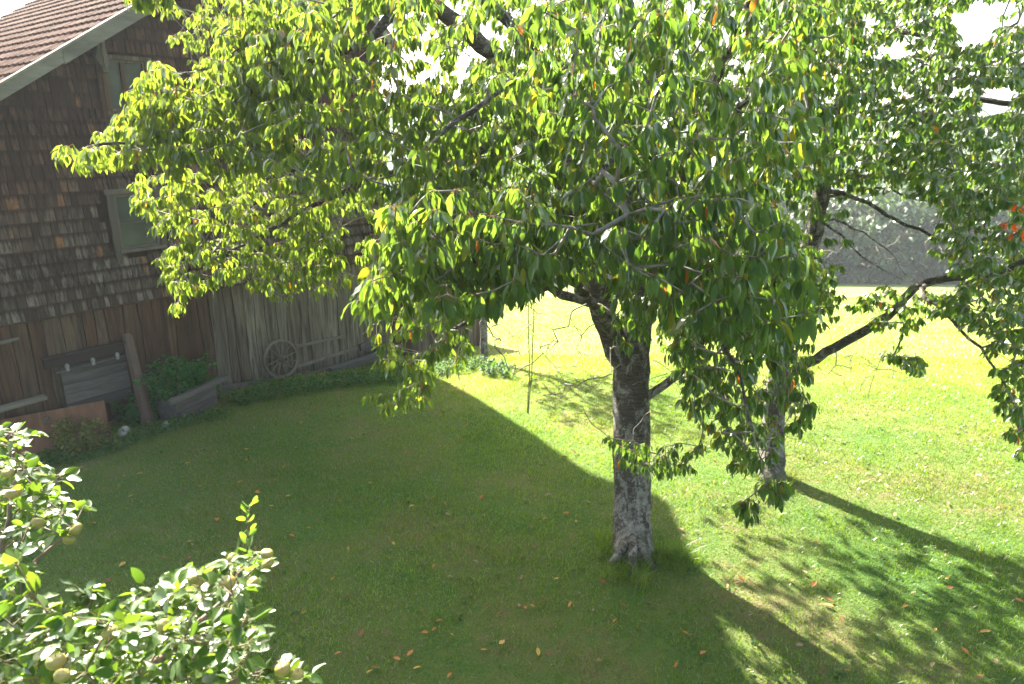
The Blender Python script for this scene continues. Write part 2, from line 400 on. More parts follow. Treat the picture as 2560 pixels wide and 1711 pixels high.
b = MB(); b.box(((D0+D1)/2, -.065, BOT-.005), (D1-D0, .03, .02), r=.1); b.build('drip_board', M['board'], barn)
b = MB(); x = D1+.03
while x < 7.5:
    wd = random.uniform(.16, .26); zl_ = wallz(x); b.box((x+wd/2, random.uniform(-.01, .01), zl_+.55), (wd-.012, .03, 1.9+random.uniform(-.1, .1))); x += wd
b.build('low_side_wall', M['board'], barn)
# plinth and sill beam
b = MB()
n = 14
for i in range(n):
    x0 = D0+(D1-D0)*i/n; x1 = D0+(D1-D0)*(i+1)/n; xm = (x0+x1)/2
    b.box((xm, .0+random.uniform(-.02, .02), wallz(xm)-.22), ((x1-x0)*.97, .16, .5), r=random.random())
b.build('plinth', M['plinth'], barn, bevel=.02)
b = MB()
pts = [(-.2, .0), (1.0, -.16), (1.42, -.22)]
for (xa, za), (xb, zb) in zip(pts[:-1], pts[1:]): b.beam((xa, -.06, za+.02), (xb-.01, -.06, zb+.02), .05, .13, r=.3)
b.build('sill_beam', M['greyboard'], barn, bevel=.008)
# windows
for (x0, x1, z0, z1, big) in wins:
    wn = MB(); t = .10 if big else .075
    wn.box((x0+t/2, -.05, (z0+z1)/2-(.03 if big else 0)), (t, .05, z1-z0+.06), r=.2); wn.box((x1-t/2, -.05, (z0+z1)/2), (t, .05, z1-z0), r=.5)
    wn.box(((x0+x1)/2, -.053, z1+.0), (x1-x0+.06, .056, t*.8), r=.7); wn.box(((x0+x1)/2+.02, -.06, z0+.06), (x1-x0-t, .08, .05), r=.9)
    W = wn.build('window', M['board'] if not big else M['trim'], barn, bevel=.004)
    fr = MB(); a0, a1, c0, c1 = x0+t+.004, x1-t-.004, z0+.09, z1-t*.45
    s = .035
    fr.box((a0+s/2, -.035, (c0+c1)/2), (s, .04, c1-c0), r=.9); fr.box((a1-s/2, -.035, (c0+c1)/2), (s, .04, c1-c0), r=.8)
    fr.box(((a0+a1)/2, -.036, c1-s/2), (a1-a0-2*s, .038, s), r=.7); fr.box(((a0+a1)/2, -.036, c0+s/2), (a1-a0-2*s, .038, s), r=.7)
    if not big: fr.box(((a0+a1)/2-.02, -.034, (c0+c1)/2), (.06, .036, c1-c0-2*s), r=.1)
    else:
        fr.box(((a0+a1)/2, -.031, (c0+c1)/2-.02), (a1-a0-2*s, .02, .018), r=.6)
    fr.build('frame', M['trim'] if big else M['board'], W)
    pn = MB(); pn.box(((a0+a1)/2, -.012, (c0+c1)/2), (a1-a0-.02, .006, c1-c0-.02)); pn.build('pane', M['glass'], W)
# carved bracket under the verge
b = MB()
xb, zb = wallpt(243, 140); 
prof = [(-.075, .34), (-.06, .1), (-.085, .03), (-.11, -.03), (-.085, -.10), (-.04, -.16), (-.035, -.24), (.05, -.24), (.05, -.16), (.075, -.10), (.09, -.04), (.06, .03), (.05, .1), (.06, .34)]
b.prism([(xb+p, zb+q) for p, q in prof], -.20, -.05, r=.4)
b.box((xb+.01, -.215, zb+.08), (.05, .03, .5), r=.9)
b.build('carved_bracket', M['trim'], barn, bevel=.006)
b = MB(); b.box((xb+.03, -.062, zb-.58), (.075, .05, .66), r=.25); b.build('corner_strip', M['board'], barn)
# roof: two tiled slopes
def slope(x_lo, x_hi, z_hi, z_lo, y0, y1):
    sx = (x_lo-x_hi); L = math.hypot(sx, z_hi-z_lo); ux, uz = sx/L, (z_lo-z_hi)/L; nxv, nz = -uz*(1 if sx > 0 else -1), abs(ux)
    nrm = (abs(uz)*(1 if sx > 0 else -1), nz)
    V = []; Fq = []; RR = []; k = 0; st = .32; nc = int(L/st); tw = .21; nt_ = int((y1-y0)/tw)
    prof = [(0, 0), (.12, .028), (.3, .036), (.45, .02), (.6, .004), (.85, 0)]
    for c in range(nc+1):
        s0 = c*st; s1 = min(L, s0+st+.05)
        for t in range(nt_):
            r = random.random(); dz = random.uniform(0, .006)
            base = len(V)
            for (s, lift) in ((s0, 0), (s1, .035)):
                for (q, h) in prof+[(1.02, .0)]:
                    y = y0+(t+q)*tw; hh = h+lift+dz; s_ = s+(random.uniform(-.004, .004))
                    V.append((x_hi+ux*s_+nrm[0]*hh, y, z_hi+uz*s_+nrm[1]*hh)); RR.append(r)
            m = 7
            for j in range(m-1): Fq.append((base+j, base+m+j, base+m+j+1, base+j+1))
            # the tile's front lip
            b2 = len(V)
            for (q, h) in prof+[(1.02, 0)]:
                y = y0+(t+q)*tw; hh = h+.035+dz-.022; V.append((x_hi+ux*s1+nrm[0]*hh, y, z_hi+uz*s1+nrm[1]*hh)); RR.append(r*.4)
            for j in range(m-1): Fq.append((base+m+j, b2+j, b2+j+1, base+m+j+1))
    return V, Fq, RR
OV = .5; DEP = 9.0
for side in (0, 1):
    if side == 0: xl, zl = D0-.55, rakez(RID)+RS*(D0-.55-RID)
    else: xl, zl = D1+.2, rakez(D1+.2)
    roof_z = .12
    V, Fq, RR = slope(xl, RID, rakez(RID)+roof_z, zl+roof_z, -OV, DEP)
    me = bpy.data.meshes.new('roof_slope'); me.from_pydata(V, [], Fq); me.materials.append(M['tile'])
    a = me.attributes.new('rnd', 'FLOAT', 'POINT'); a.data.foreach_set('value', RR)
    rf = bpy.data.objects.new('roof_slope', me); link(rf, barn)
    b = MB(); b.prism([(RID, rakez(RID)+.09), (xl, zl+.09), (xl, zl+.03), (RID, rakez(RID)+.03)], -OV+.03, DEP-.02, r=.2); b.build('roof_boarding', M['board'], barn)
    # verge boards
    b = MB(); dx = (xl-RID)
    def rp(t, off): return (RID+dx*t, rakez(RID)+(zl-rakez(RID))*t+off)
    js = [0, .33, .62, 1.0]
    for i in range(3):
        t0, t1 = js[i], js[i+1]; hgt = .17+.02*(i % 2)
        p = [rp(t0, .165), rp(t1, .165), rp(t1, .165-hgt), rp(t0, .165-hgt)]
        b.prism(p, -OV-.035-.012*(i % 2), -OV-.004, r=random.random())
    b.prism([rp(0, .20), rp(1, .20), rp(1, .168), rp(0, .168)], -OV-.06, -OV+.06, r=.9)
    b.build('verge_board', M['verge'], barn)
b = MB(); b.tube([(RID, -OV, rakez(RID)+.15), (RID, DEP, rakez(RID)+.15)], .11, 10); b.build('ridge_tiles', M['tile'], barn, smooth=True)
# the other walls
for (xa, nm) in ((D0, 'side_wall'), (D1, 'side_wall')):
    b = MB(); k = 0; y = .2
    zt = rakez(xa)-.05
    while y < DEP-.4:
        wd = random.uniform(.16, .28); b.box((xa+(0.05 if xa < 0 else -.05)+random.uniform(-.005, .005), y+wd/2, (zt-1.6)/2), (.03, wd-.01, zt+1.6)); y += wd
    b.build(nm, M['board'], barn)
b = MB(); b.prism([(D0+.1, -2.2), (D1-.1, -2.2), (D1-.1, rakez(D1)-.1), (RID, rakez(RID)-.1), (D0+.1, rakez(D0)-.1)], DEP-.55, DEP-.45); b.build('back_wall', M['board'], barn)

# ------------------------------------------------------------------ things leaning on and standing by the barn
def bsp(name, d, off, z, label, cat, group=None):
    return empty(name, bw(d, off, z), BR, label, cat, group)
# in such a local frame x runs along the wall, y into the wall, z up
# wagon wheel
wz = .30; wd_ = 1.10
wh = bsp('wagon_wheel', wd_, .16, wz-.38, 'weathered wooden spoked wagon wheel leaning on the barn boards', 'wheel')
MR = Matrix.Rotation(R(90-8), 3, 'X')
def wheel_M(p, c=(0, 0, .38)): return MR @ Vector(p)+Vector(c)
b = MB(); nseg = 48; ring = []
v = []; f = []
for j in range(nseg):
    a = 2*math.pi*j/nseg
    for (rr, zz) in ((.385, -.025), (.385, .025), (.335, .022), (.335, -.022)):
        v.append(wheel_M((rr*math.cos(a), rr*math.sin(a), zz)))
for j in range(nseg):
    for q in range(4): f.append((j*4+q, j*4+(q+1) % 4, ((j+1) % nseg)*4+(q+1) % 4, ((j+1) % nseg)*4+q))
b.add(v, f, .3); b.build('rim', M['wheelwood'], wh)
for k in range(12):
    a = 2*math.pi*(k+.3)/12; b = MB()
    b.tube([wheel_M((rr*math.cos(a), rr*math.sin(a), 0)) for rr in (.05, .2, .345)], [.016, .012, .013], 6, r=random.random()); b.build('spoke', M['wheelwood'], wh, smooth=True)
b = MB(); b.lathe([(.045, -.10), (.06, -.06), (.075, 0), (.065, .07), (.048, .17), (.03, .17)], (0, 0, .38), 16, M=MR); hb = b.build('hub', M['wheelwood'], wh, smooth=True)
b = MB(); b.lathe([(.028, .168), (.028, .18)], (0, 0, .38), 12, M=MR); b.build('axle_hole', M['backing'], hb)
# rails beside the wheel
def plank(name, p0, p1, wdt, th, mat, label, cat, bev=.006, r=.5, off=.04, up=(0, 0, 1), group=None):
    (x0, z0), (x1, z1) = p0, p1
    b = MB(); b.beam((x0-x0, -off, 0), (x1-x0, -off, z1-z0), th, wdt, r=r)
    o = b.build(name, mat, None, loc=bw(x0, 0, z0), rot=(0, 0, BR), bevel=bev); return tag(o, label, cat, group)
plank('wooden_rail', wallpt(735, 866), wallpt(857, 840), .055, .05, M['palewood'], 'short pale rail fixed to the barn boards just right of the wagon wheel', 'rail', off=.05)
plank('wooden_rail', wallpt(722, 921), wallpt(889, 869), .07, .05, M['greyboard'], 'long grey rail low on the barn boards running right from the wagon wheel foot', 'rail', off=.055)
plank('timber_beam', wallpt(733, 945), wallpt(915, 893), .10, .16, M['palewood'], 'pale rotting sill timber along the foot of the barn right of the wheel', 'beam', r=1, off=.13)
plank('timber_beam', wallpt(826, 930, .3), wallpt(1010, 868, .3), .16, .14, M['greydark'], 'squared grey beam lying over the weeds at the barn foot', 'beam', off=.3, r=1.0)
plank('wooden_plank', wallpt(896, 868), wallpt(960, 848), .16, .04, M['greydark'], 'short grey plank upright against the barn boards behind leaves', 'plank', off=.06)
plank('wooden_rail', wallpt(-60, 872, .1), wallpt(47, 846, .1), .045, .05, M['palewood'], 'grey rail end on the barn boards at the far left, higher of two', 'rail', off=.1)
plank('wooden_rail', wallpt(-60, 1040, .3), wallpt(114, 992, .3), .06, .14, M['palewood'], 'pale flat plank edge at the far left above the brown sheet', 'plank', off=.3)
# dark hatch board with rails and knobs
x0, zt = wallpt(108, 906, .12); x1, zt1 = wallpt(313, 860, .12)
h = bsp('dark_hatch', (x0+x1)/2, 0, wallz((x0+x1)/2), 'dark plank hatch with a rail of pale knobs, against the barn left of the post', 'hatch')
zc = (zt+zt1)/2-wallz((x0+x1)/2); wdh = x1-x0
b = MB(); b.box((0, -.12, zc-.04), (wdh, .06, .15), r=.3); b.box((0, -.135, zc+.045), (wdh+.02, .11, .02), r=1); b.build('top_beam', M['darkwood'], h)
b = MB(); 
for k in range(5): b.box((.10, -.075, zc-.22-.15*k), (wdh-.22, .03, .143), Matrix.Rotation(R(random.uniform(-.6, .6)), 3, 'Y'), r=random.random()*(.4 if k < 1 else 1))
b.build('plank_panel', M['greydark'], h)
b = MB(); b.tube([(-wdh/2+.12, -.17, zc-.20), (wdh/2-.02, -.17, zc-.17)], .014, 6); b.build('rail', M['greydark'], h)
for k in range(3):
    xk = -wdh*.26+k*wdh*.31; b = MB(); b.lathe([(.012, -.07), (.03, -.055), (.022, -.02), (.034, 0), (.026, .035), (.008, .05)], (xk, -.17, zc-.14), 10); b.build('knob', M['china'], h, smooth=True)
# leaning post
pb = ground(372, 1066); xt, ztp = wallpt(316, 835, .1); pt = bw(xt, .1, ztp)
b = MB(); d = Vector(pt-pb); 
b.tube([(0, 0, -.03), tuple(d*.3), tuple(d*.65), tuple(d*.97), tuple(d)], [.10, .088, .08, .078, .05], 9, jit=.1)
tag(b.build('leaning_post', M['postwood'], None, loc=pb), 'thick dark brown post leaning against the barn wall left of the planter', 'post')
# thin stick beside it
pb2 = ground(352, 1052); q = bw(*[wallpt(330, 850, .05)[0], .05, wallpt(330, 850, .05)[1]])
b = MB(); b.beam((0, 0, 0), tuple(q-pb2), .05, .02); tag(b.build('thin_lath', M['greyboard'], None, loc=pb2), 'thin grey lath leaning on the barn directly behind the thick post', 'lath')
# brown sheet
s0 = ground(278, 1093); s1 = ground(90, 1133); dr = (s1-s0); dr[2] = 0; dr /= np.linalg.norm(dr)
rz = math.atan2(-dr[1], -dr[0])
b = MB(); Ls = 2.1; Hs = .58; Ml = Matrix.Rotation(R(-14), 3, 'X')
nx = 14; v = []; f = []
for sgn in (0, .012):
    for j in range(4):
        for i in range(nx+1):
            p = Ml @ Vector((-Ls*i/nx, sgn+.008*math.sin(i*1.7+j), Hs*j/3)); v.append(p)
m_ = nx+1
for j in range(3):
    for i in range(nx): a = j*m_+i; f += [(a, a+m_, a+m_+1, a+1), (a+4*m_, a+1+4*m_, a+m_+1+4*m_, a+m_+4*m_)]
for i in range(nx): f += [(i, i+1, i+1+4*m_, i+4*m_), (3*m_+i, 7*m_+i, 7*m_+i+1, 3*m_+i+1)]
for j in range(3): f += [(j*m_, j*m_+4*m_, (j+1)*m_+4*m_, (j+1)*m_), (j*m_+nx, (j+1)*m_+nx, (j+1)*m_+nx+4*m_, j*m_+nx+4*m_)]
b.add(v, f, .5)
sh = empty('brown_sheet', s0, rz, 'flat copper brown sheet standing on edge against the barn at the left', 'sheet')
b.build('panel', M['rustwood'], sh)
b = MB(); p = Ml @ Vector((-.76, -.02, .50))
for k in range(6): b.tube([p+Vector((random.uniform(-.04, .04), -.005, random.uniform(-.02, .03))), p+Vector((random.uniform(-.08, .08), -.02, random.uniform(-.13, -.05)))], .012, 5)
b.build('torn_patch', M['iron'], sh)
# planter
pl0 = ground(440, 1062); pl1 = ground(550, 1012); dx = pl1-pl0; dx[2] = 0; Lp = np.linalg.norm(dx); rzp = math.atan2(dx[1], dx[0])
pc = (pl0+pl1)/2; pc[2] = min(pl0[2], pl1[2])
pln = empty('wooden_planter', pc, rzp, 'grey plank trough planter with an overhanging top rail, in front of the barn', 'planter')
Lp = .86
b = MB()
b.box((0, 0, .10), (Lp, .045, .20), r=.3); b.box((0, .012, .305), (Lp+.04, .045, .20), r=.6)
b.build('front_board', M['greydark'], pln, bevel=.006)
b = MB(); b.box((0.06, -.03, .445), (Lp+.42, .10, .085), Matrix.Rotation(R(-1), 3, 'Y'), r=.8); b.build('top_rail', M['greydark'], pln, bevel=.008)
for sx in (-1, 1):
    b = MB(); b.prism([(.0, 0), (.40, 0), (.46, .42), (.0, .42)], sx*(Lp/2-.03)-.02, sx*(Lp/2-.03)+.02, axis='x', r=.4); b.build('end_board', M['greydark'], pln)
b = MB(); b.box((0, .44, .21), (Lp, .04, .42), r=.2); b.build('back_board', M['greydark'], pln)
b = MB(); b.box((0, .23, .34), (Lp-.1, .36, .04)); b.build('soil', M['soil'], pln)

# ------------------------------------------------------------------ leaves
LT = np.array([0, .16, .38, .62, .84, 1.0])
def leaves(P, Dn, Nn, L, W, droop, fold, col, prof=(0.04, .66, 1.0, .88, .48, .02), wav=.0):
    'P base, Dn direction, Nn upper normal (n,3); returns verts, quads, colours'
    n = len(P); Dn = Dn/np.linalg.norm(Dn, axis=1)[:, None]
    Nn = Nn-Dn*(Nn*Dn).sum(1)[:, None]; Nn /= np.maximum(np.linalg.norm(Nn, axis=1), 1e-6)[:, None]
    Sd = np.cross(Dn, Nn); t = LT[None, :, None]
    pr = np.array(prof)[None, :, None]*W[:, None, None]
    along = t*L[:, None, None]
    cen = P[:, None, :]+Dn[:, None, :]*along-Nn[:, None, :]*(droop[:, None, None]*t**2*L[:, None, None])
    lift = Nn[:, None, :]*pr*fold[:, None, None]
    wv = (rng.standard_normal((n, 6, 1))*wav*L[:, None, None])*Nn[:, None, :] if wav else 0
    left = cen-Sd[:, None, :]*pr+lift+wv; right = cen+Sd[:, None, :]*pr+lift-wv
    V = np.stack([left, cen, right], 2).reshape(n, 18, 3)
    q = []
    for i in range(5):
        for j in range(2): a = i*3+j; q.append((a, a+3, a+4, a+1))
    q = np.array(q)[None]+(np.arange(n)*18)[:, None, None]
    return V.reshape(-1, 3), q.reshape(-1, 4), np.repeat(col, 18, axis=0)
def unit(v): return v/np.maximum(np.linalg.norm(v, axis=-1, keepdims=True), 1e-9)
def leaf_cloud(name, centres, dirs, per, mat, parent, Lr, ratio, pal, down=(.45, 1.2), horiz=(.2, .9), pet=(.02, .05), droop=(.05, .35), fold=(.1, .45), petcol=(.12, .06, .03), prof=None, wav=0, upn=.6):
    'per: leaves per centre (array)'
    centres = np.asarray(centres); per = np.asarray(per); idx = np.repeat(np.arange(len(centres)), per); n = len(idx)
    C = centres[idx]; az = rng.uniform(0, 2*np.pi, n); h = rng.uniform(*horiz, n); dn = rng.uniform(*down, n)
    rad = np.stack([np.cos(az), np.sin(az), np.zeros(n)], 1)
    Dr = unit(rad*h[:, None]+np.asarray(dirs)[idx]*.35+np.array([0, 0, -1])*dn[:, None])
    pd = unit(rad*1.0+np.asarray(dirs)[idx]*.4+np.array([0, 0, 1])*rng.uniform(-.5, .25, n)[:, None])
    pl = rng.uniform(*pet, n)[:, None]; B0 = C+rng.normal(0, .006, (n, 3)); B = B0+pd*pl
    Nn = unit(np.array([0, 0, 1])*upn+rad*.9+rng.normal(0, .35, (n, 3)))
    L = rng.uniform(*Lr, n); W = L*rng.uniform(ratio[0], ratio[1], n)/2
    col = pal(n, C)
    kw = {} if prof is None else {'prof': prof}
    V, Q, Cc = leaves(B, Dr, Nn, L, W, rng.uniform(*droop, n), rng.uniform(*fold, n), col, wav=wav, **kw)
    # stalks
    up = np.array([0, 0, .0016]); sd = unit(np.cross(pd, np.array([0, 0, 1.0])))*.0016
    SV = np.stack([B0-sd, B0+sd, B+sd+up, B-sd+up], 1).reshape(-1, 3); SQ = (np.arange(n*4).reshape(n, 4))+len(V)
    SC = np.tile(np.array(petcol), (n*4, 1))
    return mesh_np(name, np.concatenate([V, SV]), [np.concatenate([Q, SQ])], mat, parent, col=np.concatenate([Cc, SC]), smooth=True)
def cherry_pal(n, C):
    a = rng.random(n)[:, None]; c = np.array([.040, .083, .025])*(1-a)+np.array([.076, .125, .037])*a
    c *= rng.uniform(.8, 1.2, n)[:, None]
    r = rng.random(n); y = r < .03; c[y] = np.array([.17, .17, .03])*rng.uniform(.7, 1.1, (y.sum(), 1)); o = (r > .03) & (r < .034); c[o] = np.array([.32, .10, .03])
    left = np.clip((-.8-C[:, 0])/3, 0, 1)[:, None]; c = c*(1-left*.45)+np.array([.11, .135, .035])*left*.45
    return c

# ------------------------------------------------------------------ tree growing
class Tree:
    def __init__(s): s.p = []; s.par = []; s.r = []; s.limb = []
    def limb_(s, pts, r0, r1, start=None, jit=.012, step=.13):
        pts = [np.asarray(p, float) for p in pts]
        if start is not None:
            P = np.array(s.p); i = int(np.argmin(((P-pts[0])**2).sum(1))) if start == 'near' else start
            pts = [P[i]]+pts[1:] if start == 'near' and np.linalg.norm(P[i]-pts[0]) < .3 else [P[i]]+pts
        else: i = -1
        # catmull-rom
        Q = [pts[0]*2-pts[1]]+pts+[pts[-1]*2-pts[-2]]; out = []
        for k in range(1, len(Q)-2):
            a, b_, c, d = Q[k-1], Q[k], Q[k+1], Q[k+2]; n = max(2, int(np.linalg.norm(c-b_)/step))
            for t in np.arange(n)/n: out.append(.5*((2*b_)+(c-a)*t+(2*a-5*b_+4*c-d)*t*t+(3*b_-a-3*c+d)*t**3))
        out.append(pts[-1]); n = len(out); last = i; ids = []
        for k, o in enumerate(out):
            if k == 0 and i >= 0: continue
            q = o+(rng.normal(0, jit, 3) if 0 < k else 0)
            s.p.append(q); s.par.append(last); s.r.append(r0+(r1-r0)*(k/(n-1))**.85); s.limb.append(True); last = len(s.p)-1; ids.append(last)
        return ids
    def grow(s, pts, maxlen=3.0, step=.11, droop=.10, wig=.02, avoid=None):
        pts = np.asarray(pts); base = np.array(s.p); d = np.array([((base-q)**2).sum(1).min() for q in pts]); order = np.argsort(d)
        cap = len(s.p)+len(pts)*30; P = np.zeros((cap, 3)); n = len(s.p); P[:n] = base; tips = []
        for oi in order:
            A_ = pts[oi]; v = A_-P[:n]; D = np.sqrt((v**2).sum(1)); 
            cost = D*(1+.5*np.clip(-v[:, 2]/np.maximum(D, .01), -.4, 1)*.3)
            i = int(np.argmin(cost)); L = D[i]
            if L > maxlen or L < .02: continue
            m = max(1, int(L/step)); a = P[i]; pdir = unit(P[i]-P[s.par[i]]) if s.par[i] >= 0 else np.array([0, 0, 1.])
            c1 = a+(pdir*.5+unit(A_-a)*.8+np.array([0, 0, .25]))*L*.33; c2 = A_+np.array([0, 0, droop*L])-unit(A_-a)*L*.3
            last = i
            for k in range(1, m+1):
                t = k/m; q = (1-t)**3*a+3*(1-t)**2*t*c1+3*(1-t)*t*t*c2+t**3*A_
                if k < m: q = q+rng.normal(0, wig*min(1, L*1.2), 3)
                if n >= cap-2: break
                P[n] = q; s.p.append(q); s.par.append(last); s.r.append(0); s.limb.append(False); last = n; n += 1
            tips.append(last)
        return tips
    def finish(s, rt=.0036, ex=2.6, cap=.028):
        n = len(s.p); acc = np.zeros(n); R_ = np.zeros(n)
        for i in range(n-1, -1, -1):
            r = max(rt, acc[i]**(1/ex)); 
            R_[i] = s.r[i] if s.limb[i] else min(r, cap)
            if s.par[i] >= 0: acc[s.par[i]] += R_[i]**ex
        s.R = R_; s.kids = [[] for _ in range(n)]
        for i in range(n):
            if s.par[i] >= 0: s.kids[s.par[i]].append(i)
    def mesh(s, which, name, mat, parent, kbig=12):
        mb = MB(); P = s.p; n = len(P)
        for i in range(n):
            if s.limb[i] != which: continue
            pa = s.par[i]
            if pa >= 0 and s.limb[pa] == which:
                ks = [k for k in s.kids[pa] if s.limb[k] == which]
                main = max(ks, key=lambda k: s.R[k])
                if main == i: continue      # part of its parent's chain
            ch = [i]; 
            while True:
                ks = [k for k in s.kids[ch[-1]] if s.limb[k] == which]
                if not ks: break
                ch.append(max(ks, key=lambda k: s.R[k]))
            pts = [P[j] for j in ch]; rad = [s.R[j] for j in ch]
            if pa >= 0: pts = [P[pa]]+pts; rad = [min(rad[0]*1.15, s.R[pa]*.95)]+rad
            if len(pts) < 2: continue
            r = rad[0]; k = kbig if r > .06 else 7 if r > .02 else 5 if r > .008 else 3
            mb.tube(pts, rad, k, cap=r > .01, jit=.10 if r > .03 else .25)
        return mb.build(name, mat, parent, smooth=True)

def inpoly(x, y, poly):
    c = False; n = len(poly)
    for i in range(n):
        x1, y1 = poly[i]; x2, y2 = poly[i-1]
        if (y1 > y) != (y2 > y) and x < (x2-x1)*(y-y1)/(y2-y1)+x1: c = not c
    return c
def sample(poly, n, d0, d1, holes=(), mind=.0, pw=1.0):
    xs = [p[0] for p in poly]; ys = [p[1] for p in poly]; out = []; tries = 0
    while len(out) < n and tries < n*60:
        tries += 1
        x = random.uniform(min(xs), max(xs)); y = random.uniform(min(ys), max(ys))
        if not inpoly(x, y, poly): continue
        if any((x-hx_)**2/(rx*rx)+(y-hy)**2/(ry*ry) < 1 for hx_, hy, rx, ry in holes): continue
        q = at(x, y, d0+(d1-d0)*random.random()**pw)
        if mind and any(((q-o)**2).sum() < mind*mind for o in out[-300:]): continue
        # keep out of the barn
        loc = q-P0
        if loc@Nv < .25 and loc@Dv < D1+.6 and q[2] < rakez(max(D0, min(D1, float(loc@Dv))))+.3: continue
        if q[2] < float(gz(q[0], q[1]))+.35: continue
        out.append(q)
    return out
HOLES = [(950, 55, 55, 34), (1190, 130, 34, 32), (1520, 60, 16, 16), (2260, 120, 36, 26), (2490, 245, 55, 42), (2440, 60, 60, 50), (2520, 30, 60, 40), (2180, 60, 20, 16), (1604, 722, 34, 48)]

# main cherry tree
DEN = 2.7; DEN2 = 5.2
tb = ground(1582, 1398)
ct = empty('cherry_tree', tb, 0, 'large nearest cherry tree with thick lichen-speckled trunk and drooping leafy boughs', 'tree')
def rel(L, o): return [np.asarray(p)-o for p in L]
T = Tree(); o = tb
tr = [tb+np.array([0, 0, -.1]), at(1581, 1290, 8.02), at(1580, 1100, 7.95), at(1577, 960, 7.9), at(1585, 850, 7.85), at(1600, 740, 7.8), at(1592, 620, 7.7), at(1575, 470, 7.6), at(1580, 330, 7.5), at(1640, 190, 7.4), at(1680, 60, 7.3), at(1700, -150, 7.2)]
T.limb_(tr, .235, .10, jit=.006); n0 = len(T.p)
# trunk flare and widths
for i in range(n0):
    z = T.p[i][2]-tb[2]; T.r[i] = .212+.03*math.exp(-z*5) if z < 2.1 else max(.10, .19-.03*(z-2.1))
def near(px, py, dep): 
    q = at(px, py, dep); return int(np.argmin(((np.array(T.p)-q)**2).sum(1)))
for k_ in range(6):
    a_ = k_*1.05+.3; L_ = random.uniform(.30, .42); T.limb_([tb+np.array([math.cos(a_)*.13, math.sin(a_)*.13, .16]), tb+np.array([math.cos(a_)*.24, math.sin(a_)*.24, .03]), tb+np.array([math.cos(a_)*L_, math.sin(a_)*L_, -.05])], .085, .03, start=3, jit=.004, step=.06)
T.limb_([at(1530, 850, 7.75), at(1500, 760, 7.65), at(1470, 660, 7.5), at(1440, 560, 7.3), at(1410, 450, 7.1), at(1400, 330, 6.9), at(1380, 250, 6.7), at(1275, 185, 6.4), at(1200, 110, 6.1), at(1130, 45, 5.9), at(1030, 5, 5.7), at(930, 20, 5.5), at(780, -20, 5.3)], .155, .05, start=near(1580, 930, 7.9))
T.limb_([at(1400, 300, 6.5), at(1320, 110, 6.0), at(1240, 20, 5.7), at(1150, -80, 5.5)], .08, .04, start=near(1390, 290, 6.9))
T.limb_([at(1440, 748, 7.4), at(1370, 722, 7.2), at(1290, 745, 7.0), at(1230, 775, 6.8), at(1180, 800, 6.6), at(1090, 850, 6.3)], .062, .014, start=near(1500, 760, 7.65))
T.limb_([at(1700, 930, 7.6), at(1740, 880, 7.3), at(1790, 790, 6.9), at(1850, 700, 6.3), at(1920, 640, 5.6)], .055, .016, start=near(1585, 1010, 7.9))
T.limb_([at(1500, 780, 6.9), at(1420, 700, 5.8), at(1330, 660, 5.0), at(1210, 660, 4.4), at(1120, 650, 4.0), at(1010, 700, 3.8)], .06, .012, start=near(1520, 840, 7.75))
T.limb_([at(1640, 560, 6.9), at(1680, 480, 5.6), at(1650, 420, 4.6), at(1600, 380, 3.9), at(1500, 420, 3.4)], .07, .012, start=near(1592, 620, 7.7))
T.limb_([at(1660, 480, 6.8), at(1750, 400, 6.0), at(1830, 300, 5.4), at(1900, 200, 4.8), at(1990, 160, 4.4)], .07, .014, start=near(1575, 500, 7.6))
T.limb_([at(1500, 250, 6.3), at(1440, 200, 5.2), at(1350, 180, 4.4), at(1230, 250, 3.9), at(1100, 330, 3.6)], .07, .012, start=near(1580, 330, 7.5))
T.limb_([at(1300, 350, 6.4), at(1150, 400, 6.1), at(1000, 430, 5.9), at(850, 480, 5.9), at(700, 560, 6.0), at(560, 640, 6.1)], .06, .010, start=near(1410, 400, 7.1))
T.limb_([at(900, 110, 5.5), at(760, 160, 5.5), at(640, 230, 5.4), at(520, 300, 5.3), at(400, 340, 5.2), at(260, 360, 5.1), at(190, 380, 5.0)], .05, .006, start=near(1040, 10, 5.7))
T.limb_([at(700, 60, 5.4), at(600, 120, 5.3), at(500, 180, 5.2), at(400, 180, 5.1)], .035, .006, start=near(930, 20, 5.5))
T.limb_([at(1700, 300, 6.5), at(1800, 180, 5.5), at(1850, 60, 4.8), at(1900, -60, 4.4)], .07, .02, start=near(1580, 330, 7.5))
T.limb_([at(1700, 800, 6.6), at(1760, 780, 5.6), at(1800, 830, 5.0), at(1850, 950, 4.7), at(1880, 1080, 4.6)], .04, .008, start=near(1600, 740, 7.8))
T.limb_([at(560, -40, 5.0), at(420, -40, 4.9), at(330, -30, 4.8)], .02, .006, start=near(780, -20, 5.3))
